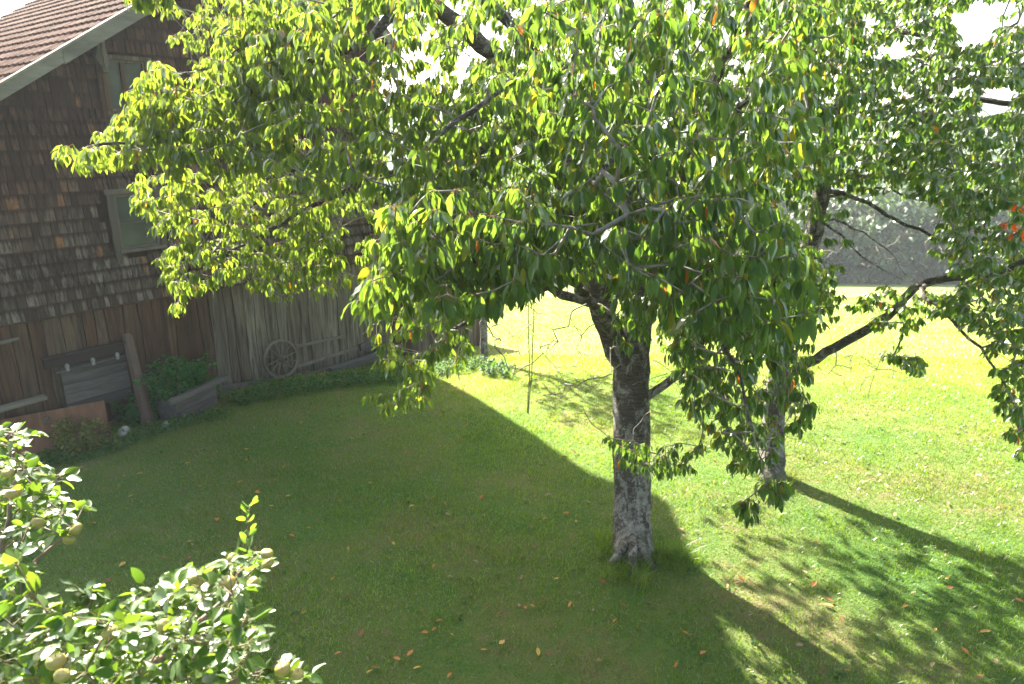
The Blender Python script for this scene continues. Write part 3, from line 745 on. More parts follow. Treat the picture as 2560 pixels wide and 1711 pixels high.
reg = [
 ([(140, 415), (175, 360), (260, 325), (310, 280), (325, 210), (365, 180), (365, 145), (430, 150), (450, 240), (500, 150), (560, 60), (700, 20), (760, 200), (700, 420), (600, 420), (470, 470), (400, 400), (300, 400), (230, 410)], 150, 4.7, 5.8, 0),
 ([(345, 430), (430, 420), (560, 440), (700, 430), (820, 500), (860, 640), (800, 700), (690, 720), (560, 700), (500, 720), (445, 770), (400, 640), (430, 600), (380, 560), (340, 500)], 105, 5.5, 7.0, 0),
 ([(380, -40), (820, -60), (840, 250), (700, 380), (520, 330), (470, 200)], 42, 7.0, 8.6, 0),
 ([(560, 60), (600, 0), (860, -40), (1300, -40), (1350, 300), (1250, 450), (1000, 520), (700, 430), (650, 250)], 230, 4.0, 7.0, 0),
 ([(1000, 200), (1500, 150), (1560, 560), (1400, 700), (1200, 660), (1000, 520)], 150, 3.6, 7.0, 0),
 ([(930, 560), (1020, 480), (1300, 470), (1420, 600), (1330, 720), (1180, 770), (1030, 760), (880, 780), (940, 680)], 105, 3.0, 4.6, 0),
 ([(900, 800), (1000, 740), (1180, 760), (1180, 870), (1100, 960), (1010, 930), (930, 900)], 20, 4.6, 6.2, 0),
 ([(900, 990), (1000, 940), (1080, 900), (1090, 1000), (1000, 1020), (930, 1030)], 8, 5.6, 6.3, 0),
 ([(1300, -40), (2000, -40), (2050, 300), (1900, 520), (1500, 560), (1300, 300)], 260, 3.1, 6.8, 0),
 ([(1430, 560), (1900, 460), (2010, 620), (2020, 800), (1900, 860), (1740, 800), (1560, 760), (1520, 640)], 165, 3.0, 6.2, 0),
 ([(1660, 700), (1900, 650), (2000, 800), (2050, 1060), (1940, 1070), (1960, 1120), (1840, 1180), (1780, 1080), (1700, 1000), (1680, 850)], 96, 4.6, 7.4, 0),
 ([(1510, 1080), (1600, 1110), (1700, 1100), (1800, 1130), (1770, 1180), (1560, 1180)], 15, 6.6, 7.3, 0),
 ([(1840, 1255), (1880, 1250), (1870, 1300)], 2, 4.6, 4.8, 0), ([(1900, 1200), (1960, 1190), (1950, 1250)], 3, 4.6, 4.8, 0),
 ([(1540, 770), (1610, 770), (1620, 850), (1550, 860)], 6, 5.6, 6.6, 0),
 ([(1640, 700), (1780, 680), (1790, 960), (1670, 900)], 22, 6.2, 7.4, 0), ([(1400, 600), (1560, 600), (1560, 700), (1430, 700)], 10, 5.5, 7.0, 0),
 ([(310, -40), (420, -40), (420, -5), (320, -5)], 5, 4.7, 4.9, 0),
 ([(600, 430), (960, 400), (1000, 620), (900, 730), (640, 750)], 42, 6.6, 8.4, 0),
 ([(1850, -40), (2150, -40), (2130, 380), (2000, 480), (1880, 420)], 85, 4.6, 7.0, 0),
 ([(1640, 600), (2060, 560), (2110, 780), (2000, 960), (1760, 1000), (1650, 850)], 50, 6.2, 8.2, 0),
 ([(560, -40), (1000, -40), (900, 60), (560, 90)], 40, 4.5, 6.0, 0),
]
T.p = [np.asarray(p) for p in T.p]
pts = []
for poly, n, d0, d1, _ in reg: pts += sample(poly, int(n*DEN), d0, d1, HOLES, mind=.07)
# crown above and behind the frame, so that it is a whole tree and shades the grass rightly
for _ in range(330):
    a = random.uniform(0, 2*math.pi); rr = 2.6*math.sqrt(random.random()); q = np.array([1.2+rr*math.cos(a), 6.4+rr*math.sin(a), random.uniform(5.9, 8.2)])
    pts.append(q)
for _ in range(620):
    u = rng.normal(0, 1, 3); u = u/np.linalg.norm(u)*random.random()**.4; q = np.array([1.15, 9.2, 4.75])+u*np.array([2.5, 1.9, 1.65])
    if q[2] > 2.9: pts.append(q)
for _ in range(260):
    u = rng.normal(0, 1, 3); u = u/np.linalg.norm(u)*random.random()**.4; q = np.array([1.3, 10.4, 3.9])+u*np.array([2.1, 1.5, 1.2])
    if q[2] > 2.75: pts.append(q)
for _ in range(300):
    u = rng.normal(0, 1, 3); u = u/np.linalg.norm(u)*random.random()**.4; q = np.array([2.5, 8.3, 3.5])+u*np.array([1.5, 1.5, 1.15]); pts.append(q)
tips = T.grow(pts, maxlen=3.0)
# bare hanging twigs under the low limb, without leaves
bare = []
for poly, n, d0, d1 in (([(1190, 800), (1560, 760), (1540, 960), (1400, 1000), (1250, 980)], 85, 6.4, 7.3), ([(1330, 1000), (1500, 1020), (1480, 1060)], 3, 7.2, 7.5), ([(1750, 950), (1900, 1000), (1850, 1080)], 6, 4.7, 5.3)):
    bare += sample(poly, n, d0, d1)
bare += sample([(1000, 450), (1500, 300), (1900, 500), (1900, 900), (1700, 900), (1500, 700), (1000, 760)], 110, 3.0, 5.5)
bare += sample([(300, 250), (800, 150), (1000, 400), (800, 650), (450, 600)], 35, 4.6, 5.6)
bare += sample([(1500, 720), (1800, 800), (1760, 1120), (1500, 1080)], 24, 6.8, 7.8)
T.grow(bare, maxlen=1.6, wig=.03, step=.08)
T.finish()
cen = []; dr_ = []; per = []
tipset = set(tips)
barelim = len(T.p)
for i in range(len(T.p)):
    if T.limb[i]: continue
    pa = T.par[i]; d = unit(T.p[i]-T.p[pa])
    if i in tipset: cen.append(T.p[i]); dr_.append(d); per.append(random.randint(8, 14))
lastgrown = max(tips)
for i in range(lastgrown):
    if T.limb[i] or i in tipset or T.R[i] > .012: continue
    if random.random() < .45:
        pa = T.par[i]; cen.append(T.p[i]); dr_.append(unit(T.p[i]-T.p[pa])); per.append(random.randint(3, 7))
T.p = [p-tb for p in T.p]
T.mesh(True, 'trunk', M['bark'], ct, 14); T.mesh(False, 'branches', M['twig'], ct)
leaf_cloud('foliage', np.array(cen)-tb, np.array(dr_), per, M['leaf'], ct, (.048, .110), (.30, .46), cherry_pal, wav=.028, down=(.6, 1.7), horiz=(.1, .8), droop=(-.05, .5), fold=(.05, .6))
print('cherry leaves', sum(per))

# second cherry tree
tb2 = ground(1932, 1200)
ct2 = empty('cherry_tree', tb2, 0, 'second cherry tree, farther off, with a long bare limb reaching right', 'tree')
T = Tree()
dd = 9.75
T.limb_([tb2+np.array([0, 0, -.1]), at(1932, 1120, dd-.15), at(1940, 980, dd-.2), at(1960, 860, dd-.25), at(1990, 740, dd-.3), at(2030, 600, dd-.4), at(2055, 470, dd-.5), at(2085, 330, dd-.6), at(2120, 200, dd-.7), at(2140, 60, dd-.8), at(2150, -80, dd-.9)], .15, .06, jit=.008)
for i in range(len(T.p)):
    z = T.p[i][2]-tb2[2]; T.r[i] = max(.07, .155-.012*z)+.05*math.exp(-z*4)
def near(px, py, dep): 
    q = at(px, py, dep); return int(np.argmin(((np.array(T.p)-q)**2).sum(1)))
T.limb_([at(1990, 925, 9.3), at(2060, 885, 9.1), at(2150, 835, 8.8), at(2240, 770, 8.5), at(2320, 705, 8.2), at(2440, 690, 7.9), at(2560, 655, 7.6), at(2700, 600, 7.3)], .072, .036, start=near(1950, 960, 9.6))
T.limb_([at(2310, 740, 7.9), at(2400, 820, 7.3), at(2470, 900, 6.9), at(2530, 1000, 6.6), at(2550, 1080, 6.4)], .028, .007, start=near(2310, 712, 8.2))
T.limb_([at(2150, 500, 8.9), at(2240, 550, 8.6), at(2330, 590, 8.4), at(2430, 640, 8.1), at(2520, 730, 7.9)], .035, .008, start=near(2050, 460, 9.3))
T.limb_([at(2170, 440, 8.9), at(2260, 420, 8.5), at(2400, 360, 8.1), at(2560, 330, 7.8)], .04, .012, start=near(2060, 440, 9.3))
T.limb_([at(2190, 470, 8.9), at(2290, 500, 8.8), at(2410, 500, 8.8)], .022, .006, start=near(2050, 490, 9.3))
T.limb_([at(2100, 590, 9.0), at(2180, 660, 8.9), at(2250, 700, 8.8)], .02, .004, start=near(2030, 560, 9.3))
T.limb_([at(2110, 560, 9.0), at(2200, 610, 9.0), at(2270, 690, 9.0)], .018, .004, start=near(2040, 540, 9.3))
T.limb_([at(2250, 260, 8.4), at(2400, 190, 8.0), at(2560, 120, 7.7)], .045, .014, start=near(2100, 300, 9.1))
T.limb_([at(2250, 80, 8.4), at(2420, 130, 8.0), at(2540, 60, 7.7)], .045, .014, start=near(2130, 150, 9.0))
T.limb_([at(1950, 420, 8.9), at(1850, 300, 8.6), at(1750, 200, 8.4)], .05, .014, start=near(2050, 480, 9.3))
T.limb_([at(2440, 250, 8.2), at(2500, 262, 8.0), at(2600, 262, 7.8)], .045, .03, start=near(2250, 260, 8.4))
T.p = [np.asarray(p) for p in T.p]
H2 = HOLES+[(2180, 590, 95, 80), (2290, 655, 60, 50), (2100, 640, 50, 60), (2130, 1000, 200, 120)]
reg = [
 ([(1850, -40), (2600, -40), (2600, 480), (2400, 520), (2250, 480), (2100, 460), (1950, 420), (1850, 250)], 270, 7.2, 9.8, 0),
 ([(2330, 470), (2600, 450), (2600, 680), (2440, 720), (2330, 620)], 38, 6.8, 8.6, 0),
 ([(2440, 700), (2600, 650), (2600, 1080), (2550, 1150), (2530, 1080), (2480, 960), (2470, 850), (2330, 760)], 36, 6.2, 7.6, 0),
 ([(2120, 760), (2240, 700), (2380, 720), (2340, 800), (2200, 830)], 11, 8.0, 9.0, 0),
 ([(1900, 680), (2060, 620), (2090, 760), (2000, 820), (1900, 900)], 40, 8.2, 9.6, 0),
 ([(2200, 880), (2300, 890), (2310, 930), (2240, 930)], 5, 8.2, 8.8, 0), ([(2080, 1000), (2150, 1000), (2140, 1035), (2090, 1035)], 3, 8.7, 9.0, 0),
 ([(1500, 60), (1900, 100), (1900, 500), (1600, 560), (1450, 300)], 60, 8.2, 10.0, 0),
 ([(2080, -40), (2600, -40), (2600, 430), (2350, 480), (2120, 400)], 75, 6.0, 7.6, 0),
]
pts = []
for poly, n, d0, d1, _ in reg: pts += sample(poly, int(n*DEN2), d0, d1, H2, mind=.08)
for _ in range(260):
    a = random.uniform(0, 2*math.pi); rr = 2.4*math.sqrt(random.random()); pts.append(np.array([5.0+rr*math.cos(a), 8.8+rr*math.sin(a), random.uniform(6.2, 8.0)]))
tips = T.grow(pts, maxlen=3.2)
lastgrown = max(tips)
bare = sample([(2060, 480), (2350, 560), (2350, 690), (2100, 700)], 40, 8.4, 9.4)+sample([(2030, 900), (2330, 850), (2250, 1000), (2080, 980)], 48, 8.3, 9.2)
T.grow(bare, maxlen=1.5, wig=.03, step=.09)
T.finish()
cen = []; dr_ = []; per = []; tipset = set(tips)
for i in range(lastgrown+1):
    if T.limb[i]: continue
    pa = T.par[i]; d = unit(T.p[i]-T.p[pa])
    if i in tipset: cen.append(T.p[i]); dr_.append(d); per.append(random.randint(7, 11))
    elif T.R[i] < .012 and random.random() < .62: cen.append(T.p[i]); dr_.append(d); per.append(random.randint(4, 8))
T.p = [p-tb2 for p in T.p]
T.mesh(True, 'trunk', M['bark'], ct2, 12); T.mesh(False, 'branches', M['twig'], ct2)
def pal2(n, C):
    c = cherry_pal(n, np.zeros((n, 3)))
    q = np.linalg.norm(C-(at(2548, 545, 7.2)-tb2), axis=1) < .2; c[q & (rng.random(n) < .6)] = np.array([.42, .07, .03])
    return c
leaf_cloud('foliage', np.array(cen)-tb2, np.array(dr_), per, M['leaf'], ct2, (.06, .105), (.42, .54), pal2, wav=.02, down=(.4, 1.4), droop=(-.05, .45))
print('cherry2 leaves', sum(per))

# small tree by the barn corner, and trees beyond
def back_tree(base, top, r0, spread, n, label, cat='tree', lr=(.08, .12), name='small_tree', pal=None, group=None, zlo=.35, mat='leaf', crown_n=(8, 14), zr=1.0, lowcut=.15):
    e = empty(name, base, 0, label, cat, group); T = Tree()
    hgt = top[2]-base[2]; mid = (base+top)/2+np.array([random.uniform(-.2, .2), random.uniform(-.2, .2), 0])
    T.limb_([np.zeros(3)-[0, 0, .2], (mid-base)*.5, mid-base, top-base], r0, r0*.3)
    for k in range(7):
        t = random.uniform(.4, .85); s0 = T.p[int(len(T.p)*0)]*0+(top-base)*t; a = k*2.4; L = spread*random.uniform(.5, .8)
        P_ = np.array(T.p); i = int(np.argmin(((P_-s0)**2).sum(1)))
        T.limb_([s0+np.array([math.cos(a), math.sin(a), .5])*L*.5, s0+np.array([math.cos(a), math.sin(a), .6])*L], r0*.35, r0*.1, start=i)
    pts = []
    while len(pts) < n:
        u = rng.normal(0, 1, 3); u /= np.linalg.norm(u); rr = random.random()**.45
        q = (top-base)*(zlo+1)/2+u*rr*np.array([spread, spread, hgt*(1-zlo)/2*zr])
        if q[2] > hgt*lowcut: pts.append(q)
    T.p = [np.asarray(p) for p in T.p]
    tips = T.grow(pts, maxlen=spread*1.5, step=.25, wig=.04); T.finish(rt=.006)
    cen = [T.p[i] for i in tips]; dd_ = [unit(T.p[i]-T.p[T.par[i]]) for i in tips]; per = [random.randint(*crown_n) for _ in tips]
    for i in range(len(T.p)):
        if not T.limb[i] and T.R[i] < .02 and random.random() < .4: cen.append(T.p[i]); dd_.append(np.array([0, 0, 1.])); per.append(random.randint(crown_n[0]//2, crown_n[1]//2))
    T.mesh(True, 'trunk', M['bark'], e, 9); T.mesh(False, 'branches', M['twig'], e)
    leaf_cloud('foliage', np.array(cen), np.array(dd_), per, M[mat], e, lr, (.42, .55), pal or cherry_pal, down=(.1, 1.0), horiz=(.4, 1.2), pet=(.02, .05+lr[1]*.9))
    return e
kb = ground(1208, 905); kt = kb+np.array([.25, .6, 4.9])
back_tree(kb, kt, .10, 1.2, 110, 'slender tree with knobbly trunk at the far corner of the barn', lr=(.09, .14), zlo=.42)
def farpal(n, C):
    a = rng.random(n)[:, None]; return (np.array([.02, .045, .015])*(1-a)+np.array([.05, .085, .025])*a)
# far hedge of trees at the meadow's end
far = []
k = 0
for i in range(26):
    x = -14+i*2.35+random.uniform(-.5, .5); y = 63+random.uniform(-3.5, 5)+abs(x-20)*.03
    bz = float(gz(x, y)); hh = random.uniform(6.6, 10.4)
    kind = i % 3
    lab = ['dark broad tree in the row at the end of the bright meadow', 'narrow dark tree in the row at the end of the bright meadow', 'slightly paler tree in the row at the end of the bright meadow'][kind]
    W_ = ['first', 'second', 'third', 'fourth', 'fifth', 'sixth', 'seventh', 'eighth', 'ninth', 'tenth', 'eleventh', 'twelfth', 'thirteenth']
    o_ = (W_[i]+' from the left') if i < 13 else (W_[25-i]+' from the right')
    lab = ['dark broad tree', 'narrow dark tree', 'slightly paler tree'][kind]+', '+o_+" in the row at the bright meadow's end"
    far.append((x, y, bz, hh, kind, lab))
protos = {}
for (x, y, bz, hh, kind, lab) in far:
    if kind not in protos:
        e = back_tree(np.array([x, y, bz]), np.array([x+.3, y, bz+7.5]), .22, [3.4, 2.6, 3.0][kind], 330, lab, lr=(.35, .6), name='meadow_edge_tree', pal=(farpal if kind < 2 else (lambda n, C: farpal(n, C)*1.5)), group='trees along the far end of the meadow', zlo=-.1, mat='farleaf', crown_n=(7, 11), zr=1.05, lowcut=.0)
        protos[kind] = e
    else:
        src = protos[kind]; e = src.copy(); COL.objects.link(e); e['label'] = lab
        for c_ in list(src.children):
            d_ = c_.copy(); COL.objects.link(d_); d_.parent = e
    e.location = (x, y, bz); s_ = hh/7.5; e.scale = (s_, s_, s_); e.rotation_euler = (0, 0, random.uniform(0, 6))

# ------------------------------------------------------------------ apple tree in the near left corner
ab = np.array([-1.75, 1.55, float(gz(-1.75, 1.55))])
at_ = empty('apple_tree', ab, 0, 'leafy apple tree with small yellow green apples in the near left corner', 'tree')
T = Tree()
T.limb_([ab-[0, 0, .1], ab+[.03, .03, .8], ab+[-.02, .1, 1.7], ab+[.1, .12, 2.3]], .09, .05, jit=.008)
def near(px, py, dep): 
    q = at(px, py, dep); return int(np.argmin(((np.array(T.p)-q)**2).sum(1)))
nt_ = len(T.p)-1
T.limb_([at(300, 1740, 1.95), at(410, 1640, 2.1), at(480, 1570, 2.2), at(560, 1500, 2.3), at(600, 1440, 2.35)], .022, .006, start=nt_, jit=.004)
T.limb_([at(80, 1650, 2.1), at(60, 1500, 2.3), at(90, 1400, 2.5), at(180, 1330, 2.6)], .022, .005, start=nt_, jit=.004)
T.limb_([at(0, 1450, 2.4), at(20, 1300, 2.5), at(40, 1200, 2.6), at(100, 1170, 2.7)], .014, .004, start=near(60, 1500, 2.3), jit=.004)
T.limb_([at(500, 1730, 2.1), at(620, 1690, 2.2), at(720, 1660, 2.3)], .012, .004, start=near(330, 1711, 2.0), jit=.004)
T.limb_([at(615, 1400, 2.33), at(617, 1340, 2.33), at(625, 1268, 2.33)], .004, .0015, start=near(600, 1440, 2.35), jit=.001, step=.03)
T.limb_([at(215, 1560, 2.25), at(212, 1470, 2.25)], .006, .003, start=near(60, 1500, 2.3), jit=.003)
reg = [
 ([(-60, 1060), (40, 1070), (90, 1130), (150, 1190), (130, 1230), (235, 1280), (250, 1320), (120, 1360), (40, 1390), (-60, 1400)], 62, 2.3, 2.9),
 ([(-60, 1390), (60, 1410), (90, 1500), (200, 1550), (330, 1480), (420, 1460), (520, 1400), (600, 1430), (640, 1480), (650, 1600), (600, 1680), (560, 1760), (-60, 1760)], 190, 1.75, 2.5),
 ([(560, 1395), (650, 1385), (670, 1430), (600, 1450)], 9, 2.25, 2.5), ([(600, 1680), (720, 1650), (760, 1700), (740, 1760), (600, 1760)], 16, 2.0, 2.4),
 ([(190, 1460), (240, 1460), (230, 1540), (190, 1540)], 8, 2.2, 2.3),
]
T.p = [np.asarray(p) for p in T.p]; pts = []
for poly, n, d0, d1 in reg:
    pts += sample(poly, int(n*1.25), d0, d1, mind=.03)
for _ in range(40):
    a = random.uniform(0, 6.28); rr = .8*math.sqrt(random.random()); pts.append(ab+np.array([rr*math.cos(a)-.2, rr*math.sin(a)-.1, random.uniform(1.9, 2.9)]))
tips = T.grow(pts, maxlen=1.4, step=.05, wig=.008, droop=.02); T.finish(rt=.0018)
cen = []; dr_ = []; per = []; tipset = set(tips)
for i in range(len(T.p)):
    if T.limb[i]: continue
    d = unit(T.p[i]-T.p[T.par[i]])
    if i in tipset: cen.append(T.p[i]); dr_.append(d); per.append(random.randint(5, 8))
    elif T.R[i] < .008 and random.random() < .35: cen.append(T.p[i]); dr_.append(d); per.append(random.randint(1, 3))
sh0 = [at(615+10*k/9, 1400-136*k/9, 2.32) for k in range(10)]
def apal(n, C):
    a = rng.random(n)[:, None]; c = np.array([.040, .080, .024])*(1-a)+np.array([.085, .13, .035])*a
    c *= rng.uniform(.8, 1.2, n)[:, None]; return c
T.p = [p-ab for p in T.p]
T.mesh(True, 'trunk', M['appletwig'], at_, 9); T.mesh(False, 'branches', M['appletwig'], at_)
AP = (.10, .80, 1.0, .92, .6, .04)
leaf_cloud('foliage', np.array(cen)-ab, np.array(dr_), per, M['appleleaf'], at_, (.030, .058), (.50, .70), apal, down=(-.45, .7), horiz=(.5, 1.1), pet=(.01, .025), droop=(-.05, .3), fold=(.15, .55), petcol=(.12, .12, .05), prof=AP, wav=.02, upn=1.0)
leaf_cloud('shoot_leaves', np.array(sh0)-ab, np.tile([0, 0, 1.], (10, 1)), [2]*9+[4], M['appleleaf'], at_, (.025, .042), (.5, .6), lambda n, C: apal(n, C)*1.5, down=(-.7, .1), horiz=(.6, 1.0), pet=(.004, .01), droop=(-.1, .2), fold=(.2, .5), petcol=(.2, .18, .1), prof=AP, upn=1.0)
print('apple leaves', sum(per))
def apple_mat():
    m = NT('apple_skin'); r = m.attr('rnd'); v = m.coord(); g = m.noise(v, 22, 3); sp = m.noise(v, 260, 2)
    c = m.ramp(g, [(.35, (.20, .19, .045)), (.55, (.29, .24, .06)), (.7, (.33, .17, .06))])
    c = m.mix(m.ramp(sp, [(.68, (0, 0, 0)), (.72, (.5, .5, .5))]), c, (.25, .2, .08))
    return m.bsdf(c, .38, m.bump(g, .05, .002), .5)
M['apple'] = apple_mat()
ap_px = [(20, 1182, 2.45), (32, 1235, 2.45), (95, 1306, 2.4), (190, 1322, 2.5), (172, 1350, 2.5), (487, 1445, 2.1), (503, 1452, 2.14), (568, 1460, 1.95), (632, 1457, 2.15), (667, 1385, 2.3), (670, 1408, 2.32), (592, 1524, 1.95), (411, 1566, 1.9), (275, 1582, 1.95), (155, 1690, 1.8), (140, 1655, 1.85), (707, 1672, 2.1), (743, 1686, 2.1), (583, 1397, 2.3)]
apm = None
for k, (px, py, dp) in enumerate(ap_px):
    if apm is None:
        b = MB(); n = 14; prof = []
        for i in range(n+1):
            th = math.pi*i/n; r = .0265*math.sin(th)*(1+.08*math.cos(th)); z = .0235*math.cos(th)-.006*math.exp(-(th/.5)**2)+.005*math.exp(-((math.pi-th)/.4)**2)
            prof.append((max(r, .0004), z))
        b.lathe(prof[::-1], (0, 0, 0), 18); o = b.build('apple', M['apple'], at_, smooth=True); apm = o.data
        b = MB(); b.tube([(0, 0, .015), (.002, 0, .028), (.006, .002, .042)], .0013, 5); stm = b.build('stalk', M['appletwig'], o); sm = stm.data
    else:
        o = bpy.data.objects.new('apple', apm); link(o, at_); s_ = bpy.data.objects.new('stalk', sm); link(s_, o)
    o.location = at(px, py, dp*.93)-ab; s = random.uniform(.85, 1.15); s *= .76; o.scale = (s, s, s*random.uniform(.88, .98)); o.rotation_euler = (random.uniform(-.6, .6), random.uniform(-.6, .6), random.uniform(0, 6))
for q in at_.children:
    if q.name.startswith('apple') and q.data is not apm: pass

# ------------------------------------------------------------------ rope hanging from the low limb
rx = at(1330, 712, 7.1)
def rp_(px, py): return Vector(at(px, py, 7.1+(py-712)*.0003))
b = MB(); 
def vrope(px0, py0, px1, py1, n=8):
    return [rp_(px0+(px1-px0)*t/n+random.uniform(-.5, .5), py0+(py1-py0)*t/n) for t in range(n+1)]
ro = empty('hanging_rope', rx, 0, 'thin knotted double rope hanging from the low limb of the near cherry tree', 'rope')
for pts_, nm in ((vrope(1320, 735, 1324, 955), 'strand'), (vrope(1336, 735, 1329, 955), 'strand'), (vrope(1322, 962, 1319, 1028), 'tail'), (vrope(1326, 962, 1321, 1028), 'tail')):
    b = MB(); b.tube([p-Vector(rx) for p in pts_], .0055, 6); b.build(nm, M['rope'], ro, smooth=True)
b = MB(); q = rp_(1325, 958)-Vector(rx); b.lathe([(.005, -.03), (.018, -.018), (.02, 0), (.016, .02), (.005, .03)], q, 10); b.build('knot', M['rope'], ro, smooth=True)
b = MB(); q = rp_(1320, 1030)-Vector(rx); b.lathe([(.004, -.02), (.012, -.01), (.01, .01), (.004, .02)], q, 8); b.build('knot', M['rope'], ro, smooth=True)
for px in (1320, 1336):
    b = MB(); top = rp_(px, 735)-Vector(rx); b.tube([top, top+Vector((0, .0, .06))], .0055, 6); b.build('loop', M['rope'], ro)

# ------------------------------------------------------------------ weeds, bush, stones
def wpal(c0, c1):
    def f(n, C):
        a = rng.random(n)[:, None]; return (np.array(c0)*(1-a)+np.array(c1)*a)*rng.uniform(.75, 1.25, n)[:, None]
    return f
green = wpal((.032, .08, .02), (.08, .15, .035)); yellowish = wpal((.06, .09, .025), (.18, .17, .05)); deep = wpal((.02, .075, .016), (.045, .15, .03))
def weed(name, centres, hts, label, cat, pal, lr=(.03, .06), kind=None, group=None, stemmat='weedleaf', per=(3, 5), spread=.05, ratio=(.5, .7)):
    base = np.mean(centres, axis=0); cen = []; dr_ = []; pr = []; b = MB()
    for c, hh in zip(centres, hts):
        c = np.asarray(c)-base; lean = rng.normal(0, spread, 2); n = max(2, int(hh/.045)); pts = [c+np.array([lean[0]*(k/n)**1.5*hh*5, lean[1]*(k/n)**1.5*hh*5, hh*k/n]) for k in range(n+1)]
        b.tube(pts, .0022, 3, cap=False)
        for k in range(1, n+1): cen.append(pts[k]); dr_.append([lean[0]*3, lean[1]*3, .3]); pr.append(random.randint(*per))
    if kind == 'stuff':
        o = leaf_cloud(name, np.array(cen), np.array(dr_), pr, M['weedleaf'], None, lr, ratio, pal, down=(-.2, .7), horiz=(.5, 1.1), pet=(.005, .03), petcol=(.06, .1, .03)); o.location = base
        tag(o, label, cat, group, kind); return o
    e = empty(name, base, 0, label, cat, group)
    b.build('stems', M['appletwig'], e)
    leaf_cloud('leaves', np.array(cen), np.array(dr_), pr, M['weedleaf'], e, lr, ratio, pal, down=(-.2, .7), horiz=(.5, 1.1), pet=(.005, .03), petcol=(.06, .1, .03)); return e
def gpts(poly, n):
    out = []
    xs = [p[0] for p in poly]; ys = [p[1] for p in poly]
    while len(out) < n:
        x, y = random.uniform(min(xs), max(xs)), random.uniform(min(ys), max(ys))
        if inpoly(x, y, poly): 
            g_ = ground(x, y); l = g_-P0
            if l@Nv < .1 and l@Dv < D1: continue
            out.append(g_)
    return out
p = gpts([(570, 1000), (640, 975), (760, 955), (900, 935), (1100, 915), (1190, 900), (1190, 930), (1000, 960), (850, 975), (700, 1000), (600, 1020)], 620)
weed('wall_weeds', p, rng.uniform(.05, .22, len(p)), 'low tangled green weeds along the foot of the barn', 'weeds', green, kind='stuff')
p = gpts([(100, 1150), (200, 1120), (290, 1105), (400, 1065), (560, 1030), (575, 1045), (420, 1085), (330, 1120), (200, 1160), (110, 1175)], 330)
weed('wall_weeds', p, rng.uniform(.04, .14, len(p)), 'short weeds edging the lawn in front of the brown sheet, post and planter', 'weeds', green, kind='stuff')
p = gpts([(140, 1125), (200, 1100), (270, 1100), (280, 1125), (220, 1145), (150, 1150)], 46)
weed('nettle_clump', p, rng.uniform(.2, .48, len(p)), 'yellowing leafy weed clump in front of the brown sheet', 'weed', yellowish, lr=(.04, .07), per=(3, 5))
p = [bw(rng.uniform(-2.0, -1.45), rng.uniform(.15, .5), wallz(-1.6)) for _ in range(26)]
weed('nettle_clump', p, rng.uniform(.25, .55, len(p)), 'dark leafy weed clump between the dark hatch and the leaning post', 'weed', deep, lr=(.04, .07))
cpl = np.array(pln.location)
mr = Matrix.Rotation(rzp, 3, 'Z')
p = [cpl+np.array(mr @ Vector((rng.uniform(-.42, .25), rng.uniform(.1, .42), .36))) for _ in range(170)]
weed('potted_shrub', p, [.62*math.exp(-((i % 19)/19-.5)**2*3)*rng.uniform(.45, 1) for i in range(170)], 'dense bright green leafy shrub growing in the plank trough', 'shrub', deep, lr=(.05, .085), per=(3, 5), spread=.07)
p = [cpl+np.array(mr @ Vector((rng.uniform(.5, .75), rng.uniform(.15, .45), -.02))) for _ in range(24)]
weed('sapling', p, rng.uniform(.25, .7, len(p)), 'thin green sapling shoots at the right end of the plank trough', 'plant', green, lr=(.04, .07))
p = gpts([(1180, 905), (1250, 915), (1290, 950), (1230, 945), (1180, 925)], 70)
weed('corner_bush', p, rng.uniform(.10, .26, len(p)), 'low dark bush at the foot of the knobbly tree by the barn corner', 'bush', green, lr=(.04, .07))
def rock(name, px, py, s, label, mat='stone'):
    g_ = ground(px, py); b = MB(); n = 9; k = 12; v = []
    import mathutils
    me_v = []
    for i in range(n+1):
        th = math.pi*i/n
        for j in range(k):
            ph = 2*math.pi*j/k; d = Vector((math.sin(th)*math.cos(ph), math.sin(th)*math.sin(ph), math.cos(th)))
            q = 1+.25*math.sin(3*d.x+s*9)+.2*math.sin(4*d.y+2)+.12*math.sin(7*d.z+d.x*5); me_v.append((d.x*q*s, d.y*q*s*.8, d.z*q*s*.75))
    f = []
    for i in range(n):
        for j in range(k): f.append((i*k+j, (i+1)*k+j, (i+1)*k+(j+1) % k, i*k+(j+1) % k))
    b.add(me_v, f); return tag(b.build(name, M[mat], None, loc=g_+[0, 0, s*.45], smooth=True), label, 'stone')
rock('stone', 312, 1092, .115, 'pale rounded stone on the grass between brown sheet and leaning post')
rock('stone', 415, 1068, .07, 'small grey stone at the left foot of the plank trough')
rock('stone', 893, 900, .055, 'small tan stone on the sill timber right of the wheel') if False else None

